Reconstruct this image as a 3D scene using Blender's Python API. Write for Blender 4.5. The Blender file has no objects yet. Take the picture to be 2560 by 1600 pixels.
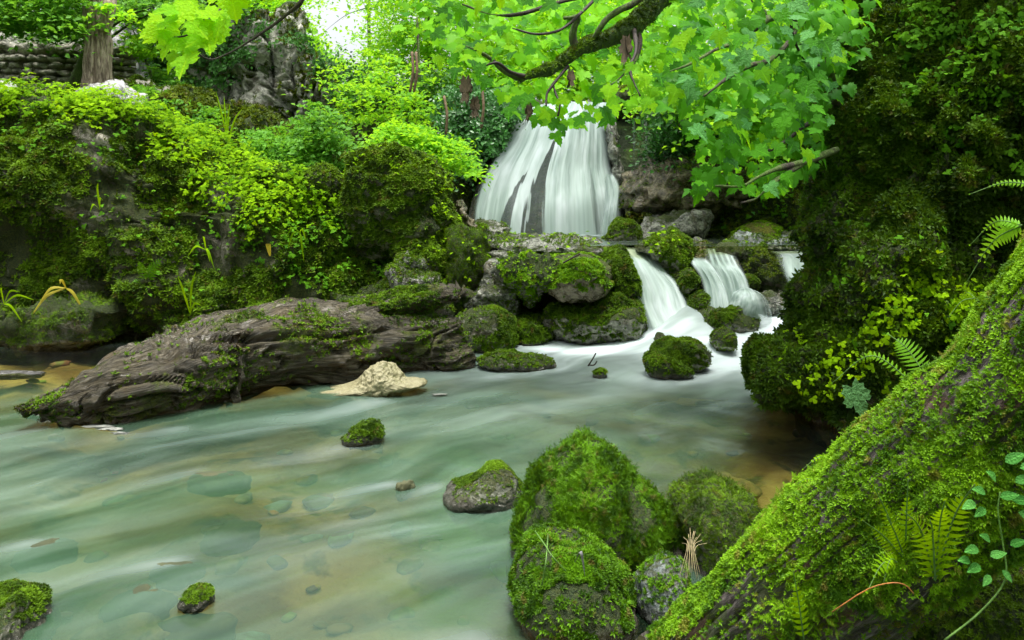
import bpy, bmesh, math, random
import numpy as np
from math import radians as R
from mathutils import Vector, Matrix

# ------------------------------------------------------------------ camera, sky, sun, exposure
SC = bpy.context.scene
COL = SC.collection
F_PX, HY, CAMH = 760.0, 200.0, 1.5           # focal length and horizon in pixels of a 1024 x 640 frame, camera height in metres
cam_d = bpy.data.cameras.new('camera'); cam = bpy.data.objects.new('camera', cam_d); COL.objects.link(cam)
cam.location = (0, 0, CAMH); cam.rotation_euler = (R(90), 0, 0)
cam_d.sensor_width = 36; cam_d.lens = 36 * F_PX / 1024; cam_d.shift_y = (HY - 320) / 1024.0
cam_d.clip_start = 0.05; cam_d.clip_end = 600
SC.camera = cam
SUN_EL, SUN_AZ = 83.0, 170.0                    # high, beyond the waterfall
w = bpy.data.worlds.new('World'); SC.world = w; w.use_nodes = True
nt = w.node_tree; nt.nodes.clear()
sky = nt.nodes.new('ShaderNodeTexSky'); sky.sky_type = 'NISHITA'; sky.sun_disc = False
sky.sun_elevation = R(SUN_EL); sky.sun_rotation = R(SUN_AZ); sky.dust_density = 6; sky.air_density = 1.2; sky.ozone_density = 1
hs = nt.nodes.new('ShaderNodeHueSaturation'); hs.inputs['Saturation'].default_value = 0.22
bg = nt.nodes.new('ShaderNodeBackground'); bg.inputs[1].default_value = 0.112
wo = nt.nodes.new('ShaderNodeOutputWorld')
nt.links.new(sky.outputs[0], hs.inputs['Color']); nt.links.new(hs.outputs[0], bg.inputs[0]); nt.links.new(bg.outputs[0], wo.inputs[0])
sd = bpy.data.lights.new('sun', 'SUN'); so = bpy.data.objects.new('sun', sd); COL.objects.link(so)
sd.energy = 1.5; sd.angle = R(16); sd.color = (1.0, 0.96, 0.88)
sv = Vector((math.sin(R(SUN_AZ)) * math.cos(R(SUN_EL)), math.cos(R(SUN_AZ)) * math.cos(R(SUN_EL)), math.sin(R(SUN_EL))))
so.rotation_euler = sv.to_track_quat('Z', 'Y').to_euler()
SC.view_settings.view_transform = 'Standard'; SC.view_settings.look = 'None'
SC.view_settings.gamma = 1; SC.view_settings.use_curve_mapping = False
SC.view_settings.exposure = 1.5
cy = SC.cycles; cy.max_bounces = 7; cy.diffuse_bounces = 3; cy.glossy_bounces = 2; cy.transmission_bounces = 4
cy.transparent_max_bounces = 10; cy.caustics_reflective = False; cy.caustics_refractive = False; cy.use_denoising = True
cy.use_adaptive_sampling = True; cy.adaptive_threshold = 0.02

RNG = np.random.default_rng(7)
rnd = random.Random(11)
# ------------------------------------------------------------------ helpers
def P(px, py, Y):                              # the point at depth Y metres that lies behind this pixel
    return np.array(((px - 512) * Y / F_PX, Y, CAMH - (py - HY) * Y / F_PX))
TAB = np.random.default_rng(3).random(65536).astype(np.float64) * 2 - 1
def vnoise(p):
    i = np.floor(p).astype(np.int64); f = p - i; u = f * f * f * (f * (f * 6 - 15) + 10)
    def h(a, b, c):
        k = ((i[:, 0] + a) * 73856093) ^ ((i[:, 1] + b) * 19349663) ^ ((i[:, 2] + c) * 83492791)
        k = (k ^ (k >> 13)) * 1274126177
        return TAB[(k ^ (k >> 16)) & 65535]
    x, y, z = u[:, 0], u[:, 1], u[:, 2]
    a = h(0,0,0)*(1-x)+h(1,0,0)*x; b = h(0,1,0)*(1-x)+h(1,1,0)*x
    c = h(0,0,1)*(1-x)+h(1,0,1)*x; d = h(0,1,1)*(1-x)+h(1,1,1)*x
    return (a*(1-y)+b*y)*(1-z) + (c*(1-y)+d*y)*z
def fbm(p, o=4, g=0.5):
    s = np.zeros(len(p)); a = 1.0; q = np.asarray(p, float).copy()
    for _ in range(o):
        s += a * vnoise(q); q = q * 2.03 + 11.7; a *= g
    return s
def sstep(a, b, x):
    t = np.clip((x - a) / (b - a), 0, 1); return t * t * (3 - 2 * t)
def norm(v): return v / np.maximum(np.linalg.norm(v, axis=-1, keepdims=True), 1e-9)
def tag(o, label=None, cat=None, group=None, kind=None):
    if label: o['label'] = label
    if cat: o['category'] = cat
    if group: o['group'] = group
    if kind: o['kind'] = kind
    return o
def mesh_np(name, V, F, mat, smooth=True, attrs=None):
    me = bpy.data.meshes.new(name); V = np.asarray(V, np.float32); F = np.asarray(F, np.int32); k = F.shape[1]
    me.vertices.add(len(V)); me.vertices.foreach_set('co', V.ravel())
    me.loops.add(F.size); me.loops.foreach_set('vertex_index', F.ravel())
    me.polygons.add(len(F)); me.polygons.foreach_set('loop_start', np.arange(len(F), dtype=np.int32) * k)
    me.polygons.foreach_set('loop_total', np.full(len(F), k, np.int32))
    if smooth: me.polygons.foreach_set('use_smooth', np.ones(len(F), bool))
    for n_, a in (attrs or {}).items():
        at = me.attributes.new(n_, 'FLOAT', 'POINT'); at.data.foreach_set('value', np.asarray(a, np.float32))
    me.update(calc_edges=True)
    if mat: me.materials.append(mat)
    return me
def obj(name, me, parent=None):
    o = bpy.data.objects.new(name, me); COL.objects.link(o)
    if parent: o.parent = parent
    return o
def empty(name, loc=(0, 0, 0)):
    o = bpy.data.objects.new(name, None); COL.objects.link(o); o.location = loc; o.empty_display_size = .1; return o
def vnormals(V, F):
    n = np.cross(V[F[:, 1]] - V[F[:, 0]], V[F[:, 2]] - V[F[:, 0]]); N = np.zeros_like(V)
    for k in range(3): np.add.at(N, F[:, k], n)
    return norm(N)
ICO = {}
def ico(s):
    if s not in ICO:
        bm = bmesh.new(); bmesh.ops.create_icosphere(bm, subdivisions=s, radius=1)
        ICO[s] = (np.array([v.co[:] for v in bm.verts]), np.array([[v.index for v in f.verts] for f in bm.faces])); bm.free()
    return ICO[s]
def outline_r(pts, c, th):                     # radius of a star-shaped outline round c at angles th
    q = np.array(pts, float); d = []
    for i in range(len(q)):
        a, b = q[i], q[(i + 1) % len(q)]
        for t in np.linspace(0, 1, 12, endpoint=False): d.append(a + (b - a) * t)
    d = np.array(d) - c; an = np.arctan2(d[:, 1], d[:, 0]); rr = np.hypot(d[:, 0], d[:, 1]); o = np.argsort(an); an, rr = an[o], rr[o]
    for _ in range(2): rr = .25 * np.roll(rr, 1) + .5 * rr + .25 * np.roll(rr, -1)
    return np.interp(th, np.r_[an - 2*np.pi, an, an + 2*np.pi], np.r_[rr, rr, rr])
def blob(pts, Y, df, db=None, sub=5, amp=.04, fr=3.0, box=.75, strata=0, crack=0, seed=0, c=None, ridge=0, flat=.9, oc=5):
    """a rock whose outline (seen from the path) is pts at distance Y, df metres thick to the front and db to the back"""
    db = db or df; q = np.array([[ (x-512)*Y/F_PX, CAMH-(y-HY)*Y/F_PX ] for x, y in pts])
    cc = q.mean(0) if c is None else P(c[0], c[1], Y)[[0, 2]]
    D, F = ico(sub); th = np.arctan2(D[:, 2], D[:, 0]); s = np.hypot(D[:, 0], D[:, 2]) ** box
    r = outline_r(q, cc, th); cy_ = np.sign(D[:, 1]) * np.abs(D[:, 1]) ** flat
    V = np.c_[cc[0] + r*s*np.cos(th), Y + np.where(cy_ < 0, df, db) * cy_, cc[1] + r*s*np.sin(th)]
    N = vnormals(V, F); sd_ = np.array([seed * 7.3, seed * 3.1, seed * 5.7])
    k_ = 1.0 if Y < 4.5 else 1.45
    n = fbm(V * fr + sd_, oc, .55) * amp * k_
    n -= .55 * k_ * amp * (1 - sstep(0, .28, np.abs(fbm(V * fr * .8 + sd_ + 21, 3))))
    cq = V * (1.5 * fr ** .6) + .35 * fbm(V * fr + 31, 2)[:, None] + sd_; n += amp * .9 * vnoise(cq * .9 + 50)
    n += min(amp, .05) * .55 * (np.abs(fbm(V * fr * 2.6 + sd_ + 41, 3)) - .25)
    if ridge: n -= ridge * np.abs(fbm(V * fr * 1.7 + sd_ + 9, 3))
    if strata:
        w_ = V + .12 * np.c_[fbm(V*1.5+3, 2), fbm(V*1.5+5, 2), fbm(V*1.5+8, 2)]
        n += strata * vnoise(np.c_[w_[:, 0]*1.2, w_[:, 1]*1.2, w_[:, 2]*15] + sd_)
    if crack:
        ck = np.abs(fbm(np.c_[V[:, 0]*2.2, V[:, 1]*2.2, V[:, 2]*.55] + sd_, 3)); n -= crack * (1 - sstep(0, .16, ck))
        ck = np.abs(fbm(np.c_[V[:, 0]*.9, V[:, 1]*.9, V[:, 2]*1.8] + sd_ + 5, 3)); n -= .6*crack * (1 - sstep(0, .08, ck))
    V = V + N * n[:, None]
    return V, F
def tube(path, rad, seg=10, amp=0, fr=4, seed=0, cap=True):
    p = np.array(path, float); n = len(p); t = norm(np.gradient(p, axis=0)); V = []
    up = np.array([0, 0, 1.0]) if abs(t[0][2]) < .8 else np.array([0, 1.0, 0]); a = np.linspace(0, 2*np.pi, seg, endpoint=False)
    rad = np.interp(np.linspace(0, 1, n), np.linspace(0, 1, len(rad)), rad) if hasattr(rad, '__len__') else np.full(n, rad)
    for i in range(n):
        u = norm(np.cross(t[i], up)); v = np.cross(u, t[i]); up = v
        V.append(p[i] + rad[i] * (np.cos(a)[:, None]*u + np.sin(a)[:, None]*v))
    V = np.concatenate(V); F = []
    for i in range(n - 1):
        for j in range(seg):
            b, c_ = i*seg + j, i*seg + (j+1) % seg; F += [[b, c_, c_+seg], [b, c_+seg, b+seg]]
    if cap:
        for e, base in ((0, 0), (n-1, (n-1)*seg)):
            V = np.r_[V, [p[e] + t[e] * rad[e] * (.35 if e else -.35)]]; k = len(V) - 1
            F += [[base+(j+1) % seg, base+j, k] if e == 0 else [base+j, base+(j+1) % seg, k] for j in range(seg)]
    F = np.array(F); q_ = V[F].mean(1); q_ = q_ - p[np.minimum(F.min(1)//seg, n-1)]
    if np.einsum('ij,ij->', np.cross(V[F[:,1]]-V[F[:,0]], V[F[:,2]]-V[F[:,0]]), q_) < 0: F = F[:, ::-1]
    if amp: V = V + vnormals(V, F) * (fbm(V * fr + seed, 4) * amp)[:, None]
    return V, F
def spline(pts, n):                            # Catmull-Rom through pts
    p = np.array(pts, float); p = np.r_[[2*p[0]-p[1]], p, [2*p[-1]-p[-2]]]; out = []
    m = len(p) - 3
    for k in range(n):
        x = k / (n-1) * m; i = min(int(x), m-1); t = x - i; a, b, c, d = p[i:i+4]
        out.append(.5*((2*b)+(-a+c)*t+(2*a-5*b+4*c-d)*t*t+(-a+3*b-3*c+d)*t**3))
    return np.array(out)
def join(L):
    V, F, k = [], [], 0
    for v, f in L: V.append(v); F.append(np.asarray(f) + k); k += len(v)
    return np.concatenate(V), np.concatenate(F)
CAMP = np.array([0, 0, CAMH])
def sample(V, F, n, mask=None, seed=0, face=-.25):
    rg = np.random.default_rng(seed); a, b, c = V[F[:, 0]], V[F[:, 1]], V[F[:, 2]]
    nr = np.cross(b-a, c-a); ar = np.linalg.norm(nr, axis=1); nr = norm(nr); ce = (a+b+c)/3
    wgt = ar * (np.einsum('ij,ij->i', nr, norm(CAMP - ce)) > face)
    if mask is not None: wgt = wgt * mask(ce, nr)
    if wgt.sum() <= 0: return np.zeros((0, 3)), np.zeros((0, 3))
    i = rg.choice(len(F), n, p=wgt/wgt.sum()); u, v = rg.random(n), rg.random(n); k = u+v > 1; u[k], v[k] = 1-u[k], 1-v[k]
    return a[i] + (b[i]-a[i])*u[:, None] + (c[i]-a[i])*v[:, None], nr[i]
def stamp(T, TF, pts, axis, size, seed=0, flip=None):
    """copies of a small template with its z along axis, random turn"""
    rg = np.random.default_rng(seed + 101); n = len(pts); z = norm(axis); r = norm(rg.normal(size=(n, 3)))
    if flip is not None: r = np.where(np.ones((n, 1), bool), flip, r)
    x = norm(r - z * np.einsum('ij,ij->i', r, z)[:, None]); y = np.cross(z, x); s = np.broadcast_to(size, (n,))[:, None, None]
    V = pts[:, None, :] + s*(x[:, None, :]*T[None, :, 0:1] + y[:, None, :]*T[None, :, 1:2] + z[:, None, :]*T[None, :, 2:3])
    F = TF[None] + (np.arange(n) * len(T))[:, None, None]
    return V.reshape(-1, 3), F.reshape(-1, TF.shape[1]), np.repeat(rg.random(n), len(T))
# templates -------------------------------------------------
def t_moss(k=5, lean=.8, wd=.16):
    V, F = [], []
    for i in range(k):
        a = 2*np.pi*i/k + .3*(i % 2); d = np.array([np.cos(a), np.sin(a)]); q = np.array([-d[1], d[0]]); l = lean * (1 - .25*(i % 2)); b = len(V)
        V += [[*(d*.05 - q*wd*.4), 0], [*(d*.05 + q*wd*.4), 0], [*(d*l*.5 + q*wd), .45], [*(d*l), .62], [*(d*l*.5 - q*wd), .45]]
        F += [[b, b+1, b+2], [b, b+2, b+4], [b+4, b+2, b+3]]
    return np.array(V, float), np.array(F)
def t_frond(k=5):                              # a feathery moss shoot
    V, F = [], []
    for i in range(k):
        t = i/(k-1); x = t; z = .35*np.sin(t*2.2); w_ = .38*(1-t*.75)*(1 if i else .5)
        for s in (-1, 1):
            b = len(V); V += [[x, 0, z], [x+.16, 0, z+.02], [x+.22, s*w_, z+.06]]; F += [[b, b+1, b+2]]
    return np.array(V, float), np.array(F)
T_MOSS, T_MOSSB, T_FROND = t_moss(5), t_moss(4, .95, .2), t_frond(6)
def t_leaf(l=1, w_=.32, fold=.12):
    return np.array([[0,0,0],[l*.45,w_,fold],[l,0,-.06],[l*.45,-w_,fold],[l*.45,0,0]], float), np.array([[0,4,1],[4,2,1],[0,3,4],[4,3,2]])
def t_tri():                                   # a three-lobed herb leaf
    V, F = [], []
    for a, s in ((-1.15, .75), (0, 1), (1.15, .75)):
        ca, sa = np.cos(a), np.sin(a); b = len(V)
        for x, y, z in ((0,0,0),(.45,.26,.06),(.8,.34,0),(1,0,-.1),(.8,-.34,0),(.45,-.26,.06)):
            x *= s; y *= s; V.append([x*ca - y*sa, x*sa + y*ca, z + .12])
        F += [[b, b+1, b+5], [b+1, b+2, b+5], [b+5, b+2, b+4], [b+2, b+3, b+4]]
    return np.array(V, float), np.array(F)
def t_grass():
    return np.array([[-.04,0,0],[.04,0,0],[.03,.12,.55],[-.03,.12,.55],[0,.5,.95]], float), np.array([[0,1,2],[0,2,3],[3,2,4]])
def maple(seed=0, droop=.18):                  # five-lobed, toothed leaf, stalk end at the origin, tip at +x
    r = random.Random(seed)
    lob = [(0,0),(-.12,.12),(-.2,.3),(-.05,.33),(.0,.5),(.12,.42),(.2,.5),(.27,.62),(.36,.5),(.42,.56),(.5,.38),(.46,.24),(.62,.28),(.68,.2),(.84,.16),(.83,.08),(1,0)]
    up = [(x + r.uniform(-.02,.02), y*(1+r.uniform(-.06,.06))) for x, y in lob[1:-1]]; dn = [(x + r.uniform(-.02,.02), -y) for x, y in lob[-2:0:-1]]
    ring = [lob[0]] + up + [lob[-1]] + dn; b1, b2 = r.uniform(-.1, .1), r.uniform(.05, .2)
    z = lambda x, y: -droop*x*x - b2*y*y*(1 if y > 0 else 1.3) + .12*abs(y) + b1*x*y
    V = [[x, y, z(x, y)] for x, y in ring]; c = len(V); V.append([.3, 0, z(.3, 0) - .02]); n = len(ring)
    return np.array(V, float), np.array([[c, i, (i+1) % n] for i in range(n)])
T_LEAF, T_TRI, T_GRASS, T_MAPLE = t_leaf(), t_tri(), t_grass(), maple(3)
T_LEAFN = t_leaf(1, .2, .08)
# ------------------------------------------------------------------ materials
class M:
    def __init__(s, name):
        s.m = bpy.data.materials.new(name); s.m.use_nodes = True; s.t = s.m.node_tree; s.t.nodes.clear(); s.out = s.n('OutputMaterial')
    def n(s, k, **kw):
        x = s.t.nodes.new('ShaderNode' + k)
        for a, v in kw.items():
            if a in ('ins',):
                for i, val in v.items(): s.set(x, i, val)
            else: setattr(x, a, v)
        return x
    def set(s, x, i, val):
        if isinstance(val, bpy.types.NodeSocket): s.t.links.new(val, x.inputs[i])
        else: x.inputs[i].default_value = (*val, 1) if isinstance(val, tuple) and len(val) == 3 and x.inputs[i].type == 'RGBA' else val
    def noise(s, vec, sc, det=4, rough=.55, dist=0):
        return s.n('TexNoise', ins={'Vector': vec, 'Scale': sc, 'Detail': det, 'Roughness': rough, 'Distortion': dist}).outputs[0]
    def math(s, op, a, b=0.0, c=0.0, clamp=False):
        x = s.n('Math', operation=op, use_clamp=clamp); s.set(x, 0, a); s.set(x, 1, b)
        if op in ('MULTIPLY_ADD',): s.set(x, 2, c)
        return x.outputs[0]
    def mr(s, v, a, b, c=0.0, d=1.0, smooth=True):
        x = s.n('MapRange', interpolation_type='SMOOTHSTEP' if smooth else 'LINEAR'); s.set(x, 0, v); s.set(x, 1, a); s.set(x, 2, b); s.set(x, 3, c); s.set(x, 4, d); return x.outputs[0]
    def mix(s, f, a, b):
        x = s.n('Mix', data_type='RGBA'); s.set(x, 0, f); s.set(x, 6, a); s.set(x, 7, b); return x.outputs[2]
    def attr(s, n): return s.n('Attribute', attribute_name=n).outputs[2]
    def pos(s): return s.n('NewGeometry').outputs['Position']
    def mapv(s, v, sc=(1,1,1), rot=(0,0,0)):
        x = s.n('Mapping'); s.set(x, 0, v); x.inputs[2].default_value = rot; x.inputs[3].default_value = sc; return x.outputs[0]
    def bump(s, h, st, d, nrm=None):
        x = s.n('Bump'); s.set(x, 'Height', h); x.inputs['Strength'].default_value = st; x.inputs['Distance'].default_value = d
        if nrm: s.set(x, 'Normal', nrm)
        return x.outputs[0]
    def pr(s, col, rough, nrm=None, spec=.5):
        x = s.n('BsdfPrincipled'); s.set(x, 'Base Color', col); s.set(x, 'Roughness', rough); x.inputs['Specular IOR Level'].default_value = spec
        if nrm: s.set(x, 'Normal', nrm)
        return x.outputs[0]
    def done(s, sh): s.t.links.new(sh, s.out.inputs[0]); return s.m
def m_rock(name, a=(.10,.10,.075), b=(.30,.295,.22), moss=.5, mcol=(.030,.062,.010), mcol2=(.085,.10,.014), dry=.55, wet=.25, sc=1.0, bias=.35, brown=(.065,.046,.016), speck=.45):
    s = M(name); p = s.pos(); n1 = s.noise(p, 2.2*sc, 6, .6); n2 = s.noise(p, 11*sc, 6, .65); n3 = s.noise(p, 60*sc, 4, .7); v = s.n('TexVoronoi', feature='DISTANCE_TO_EDGE', ins={'Vector': s.mapv(p, (1,1,1.6)), 'Scale': 3.4*sc}).outputs[0]
    rc = s.mix(s.mr(n2, .35, .65), a, b); rc = s.mix(s.mr(s.noise(p, 5*sc, 5), .52, .68, 0, .7), rc, brown); rc = s.mix(s.mr(n3, .58, .75, 0, speck), rc, (.5, .5, .45))
    nz = s.n('SeparateXYZ', ins={0: s.n('NewGeometry').outputs['Normal']}).outputs[2]
    k = s.math('ADD', s.math('MULTIPLY', nz, bias), s.math('ADD', s.math('MULTIPLY', n1, 1.5), s.math('MULTIPLY', n2, .7)))
    th = 1.75 - moss; mk = s.mr(k, th - .09, th + .09)
    mc = s.mix(s.mr(n3, .35, .7), mcol, mcol2); mc = s.mix(s.mr(s.noise(p, 7, 5), .5, .7, 0, .75), mc, s.mix(.5, mcol, brown))
    wl = s.mr(s.math('ADD', s.n('SeparateXYZ', ins={0: p}).outputs[2], s.math('MULTIPLY', n2, -.05)), .0, .05, 1, 0)
    rc = s.mix(s.math('MULTIPLY', wl, .8), rc, (.02,.018,.012)); mk = s.math('MULTIPLY', mk, s.math('SUBTRACT', 1.0, wl)); col = s.mix(mk, rc, mc); h = s.math('ADD', s.math('MULTIPLY', n2, .6), s.math('MULTIPLY', s.noise(p, 28*sc, 5, .7), .4))
    h = s.math('ADD', h, s.math('MULTIPLY', s.mr(v, 0, .05), .12))
    hm = s.math('ADD', h, s.math('MULTIPLY', mk, s.math('MULTIPLY', s.noise(p, 85, 3, .8), 1.2)))
    nr = s.bump(hm, .9, .05)
    ro = s.mix(wl, s.mix(mk, s.mix(s.mr(n2, .45, .6), (wet,)*3, (dry,)*3), (.9,)*3), (.08,)*3)
    return s.done(s.pr(col, ro, nr, .5))
def m_foliage(name, dark, light, tr=.45, warm=None, rough=.5, nsc=1.3, spec=.16, flip=.0):
    """leaf: diffuse front, light shining through, tint varies from leaf to leaf"""
    s = M(name); t = s.attr('tint'); p = s.pos(); big = s.mr(s.noise(p, nsc, 3), .35, .65); f = s.math('ADD', s.math('MULTIPLY', t, .6), s.math('MULTIPLY', big, .4))
    c = s.mix(f, dark, light)
    if warm:
        c = s.mix(s.mr(s.math('ADD', t, s.math('MULTIPLY', big, .2)), .93, 1.02, 0, .8), c, warm); pt = s.mr(s.noise(p, nsc*2.6, 4, .65), .40, .52, .75, 0); c = s.mix(pt, c, tuple(x*.9 for x in dark))
        c = s.mix(s.mr(s.noise(p, nsc*4.1, 3), .60, .68, 0, .7), c, warm)
    d = s.pr(c, rough, None, spec); y = s.mix(.5, c, tuple(min(1, x*q) for x, q in zip(light, (1.7, 1.35, .6))))
    tl = s.n('BsdfTranslucent', ins={0: y}).outputs[0]; mx = s.n('MixShader'); mx.inputs[0].default_value = tr
    s.t.links.new(d, mx.inputs[1]); s.t.links.new(tl, mx.inputs[2]); return s.done(mx.outputs[0])
def m_leafobj(name, dark, light, tr=.5):
    s = M(name); r = s.n('ObjectInfo').outputs['Random']; p = s.n('TexCoord').outputs['Object']
    c = s.mix(r, dark, light)
    sp = s.n('SeparateXYZ', ins={0: p}); ay = s.math('ABSOLUTE', sp.outputs[1])
    an = s.math('ARCTAN2', ay, s.math('ADD', sp.outputs[0], .02)); v1 = s.math('ABSOLUTE', s.math('SUBTRACT', an, .95)); v2 = s.math('ABSOLUTE', s.math('SUBTRACT', an, .02))
    ve = s.math('SUBTRACT', 1.0, s.mr(s.math('MINIMUM', v1, v2), .0, .055)); c = s.mix(s.math('MULTIPLY', ve, .45), c, tuple(min(1, x*1.8) for x in light))
    d = s.pr(c, .48, s.bump(s.noise(p, 9, 3), .5, .05), .18)
    tl = s.n('BsdfTranslucent', ins={0: s.mix(.5, c, tuple(min(1, x*q) for x, q in zip(light, (1.8, 1.3, .5))))}).outputs[0]
    mx = s.n('MixShader'); mx.inputs[0].default_value = tr; s.t.links.new(d, mx.inputs[1]); s.t.links.new(tl, mx.inputs[2]); return s.done(mx.outputs[0])
def m_bark(name, a, b, moss=0, sc=(9,9,1.6), rough=.8, mcol=(.05,.085,.012)):
    s = M(name); p = s.pos(); q = s.mapv(p, sc); n = s.noise(q, 3, 6, .65, .4); n2 = s.noise(p, 22, 5, .7)
    c = s.mix(s.mr(n, .38, .62), a, b); c = s.mix(s.mr(n2, .5, .75, 0, .5), c, tuple(x*.55 for x in a))
    if moss: mk = s.mr(s.math('ADD', s.noise(p, 3.5, 5), s.math('MULTIPLY', n2, .3)), .78 - moss*.4, .88 - moss*.4); c = s.mix(mk, c, s.mix(s.mr(s.noise(p, 50, 3), .35, .7), mcol, tuple(x*2 for x in mcol)))
    return s.done(s.pr(c, rough, s.bump(s.math('ADD', n, s.math('MULTIPLY', n2, .4)), .9, .03)))
def m_plain(name, c, rough=.7, c2=None, sc=20, bump=.4):
    s = M(name); p = s.pos(); n = s.noise(p, sc, 5, .6); return s.done(s.pr(s.mix(s.mr(n, .35, .65), c, c2 or tuple(x*.6 for x in c)), rough, s.bump(n, bump, .02)))

ROCK_MOSS = m_rock('mossy_rock', moss=.86, mcol=(.022,.045,.008), mcol2=(.07,.095,.014))
ROCK_HALF = m_rock('half_mossy_rock', moss=.62, wet=.16, bias=.5)
ROCK_WET = m_rock('wet_limestone', a=(.06,.063,.05), b=(.33,.34,.28), moss=.34, wet=.06, dry=.22, sc=1.6)
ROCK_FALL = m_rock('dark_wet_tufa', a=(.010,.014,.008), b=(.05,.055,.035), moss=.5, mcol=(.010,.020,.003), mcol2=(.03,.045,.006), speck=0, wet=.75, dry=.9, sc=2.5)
ROCK_BROWN = m_rock('wet_brown_tufa', a=(.05,.043,.024), b=(.20,.17,.10), moss=.36, wet=.08, dry=.35)
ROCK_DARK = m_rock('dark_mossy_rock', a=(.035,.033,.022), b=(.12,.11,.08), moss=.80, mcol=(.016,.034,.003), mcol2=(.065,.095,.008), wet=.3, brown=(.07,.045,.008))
ROCK_BANK = m_rock('mossy_bank_rock', a=(.11,.10,.07), b=(.42,.40,.30), moss=.74, mcol=(.018,.036,.003), mcol2=(.07,.09,.008), bias=.15, sc=.8)
ROCK_CLIFF = m_rock('grey_cliff_limestone', a=(.16,.165,.13), b=(.55,.55,.45), moss=.45, mcol=(.025,.055,.008), mcol2=(.07,.12,.015), wet=.4, sc=.8)
ROCK_GREY = m_rock('lichened_grey_rock', a=(.06,.075,.07), b=(.24,.28,.27), moss=.42, wet=.3)
ROCK_PALE = m_rock('pale_dry_limestone', a=(.20,.20,.19), b=(.60,.60,.60), moss=.22, wet=.35)
ROCK_WALL = m_rock('drystone', a=(.16,.155,.12), b=(.52,.50,.40), moss=.40, mcol=(.05,.06,.01), mcol2=(.13,.13,.02), wet=.5, bias=.3)
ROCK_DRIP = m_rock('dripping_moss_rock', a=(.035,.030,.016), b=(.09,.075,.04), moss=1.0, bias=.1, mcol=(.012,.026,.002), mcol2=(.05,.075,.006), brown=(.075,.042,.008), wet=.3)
MOSS_CLIFF = m_foliage('cliff_moss', (.007,.026,.001), (.105,.22,.004), .2, warm=(.09,.075,.012), nsc=1.8, rough=.6)
MOSS_FG = m_foliage('bright_moss', (.006,.030,.001), (.145,.34,.005), .25, warm=(.12,.09,.02), nsc=5, rough=.55)
MOSS_LOG = m_foliage('bright_log_moss', (.022,.085,.002), (.27,.53,.008), .25, warm=(.20,.15,.03), nsc=4, rough=.55)
MOSS_MID = m_foliage('green_moss', (.008,.030,.001), (.165,.315,.005), .2, warm=(.12,.085,.02), nsc=3, rough=.6)
MOSS_DARK = m_foliage('dark_moss', (.014,.036,.001), (.17,.26,.008), .2, warm=(.10,.06,.012), nsc=1.6, rough=.6)
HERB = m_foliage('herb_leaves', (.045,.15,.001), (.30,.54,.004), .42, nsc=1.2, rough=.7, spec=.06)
HERB_DK = m_foliage('shaded_herb_leaves', (.03,.12,.004), (.13,.34,.010), .35, nsc=1.5, rough=.65, spec=.08)  # darker copy of the herb green, shade put into the colour
LEAF_TEAL = m_foliage('cool_green_leaves', (.03,.13,.012), (.17,.44,.035), .4, nsc=.5)
LEAF_LIGHT = m_foliage('light_green_leaves', (.07,.28,.010), (.32,.66,.03), .5, nsc=.5)
LEAF_BRIGHT = m_foliage('sunlit_leaves', (.11,.36,.010), (.34,.68,.02), .55, nsc=.5)  # brighter leaf green, strong light from behind put into the colour
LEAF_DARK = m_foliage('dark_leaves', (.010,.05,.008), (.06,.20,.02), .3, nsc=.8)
LEAF_IVY = m_foliage('ivy_leaves', (.012,.06,.012), (.06,.23,.03), .2, nsc=1.5, rough=.3, spec=.35)
SYC = [m_leafobj('sycamore_leaf_%s' % n, a, b, t_) for n, a, b, t_ in (('green', (.015,.12,.002), (.09,.36,.003), .5), ('bright', (.12,.44,.002), (.30,.68,.004), .6), ('cool', (.03,.17,.025), (.11,.34,.07), .3))]
SYC_Y = m_leafobj('sycamore_leaf_yellow', (.20,.55,.002), (.38,.76,.003), .6)
SYC_ST = m_foliage('sycamore_leaves', (.03,.20,.002), (.27,.68,.005), .55, nsc=2.2)
BARK = m_bark('furrowed_bark', (.16,.12,.08), (.46,.38,.28))
BARK_DK = m_bark('dark_mossy_bark', (.02,.015,.01), (.06,.045,.03), moss=.6)
BARK_FG = m_bark('purple_brown_bark', (.035,.026,.022), (.22,.18,.165), moss=.45, sc=(5,5,5), mcol=(.03,.05,.006))
TWIG = m_plain('dark_twig', (.03,.02,.013)); STEM = m_plain('green_stem', (.10,.22,.03), .6); DEAD = m_plain('dry_straw', (.50,.42,.22), .8)
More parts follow.
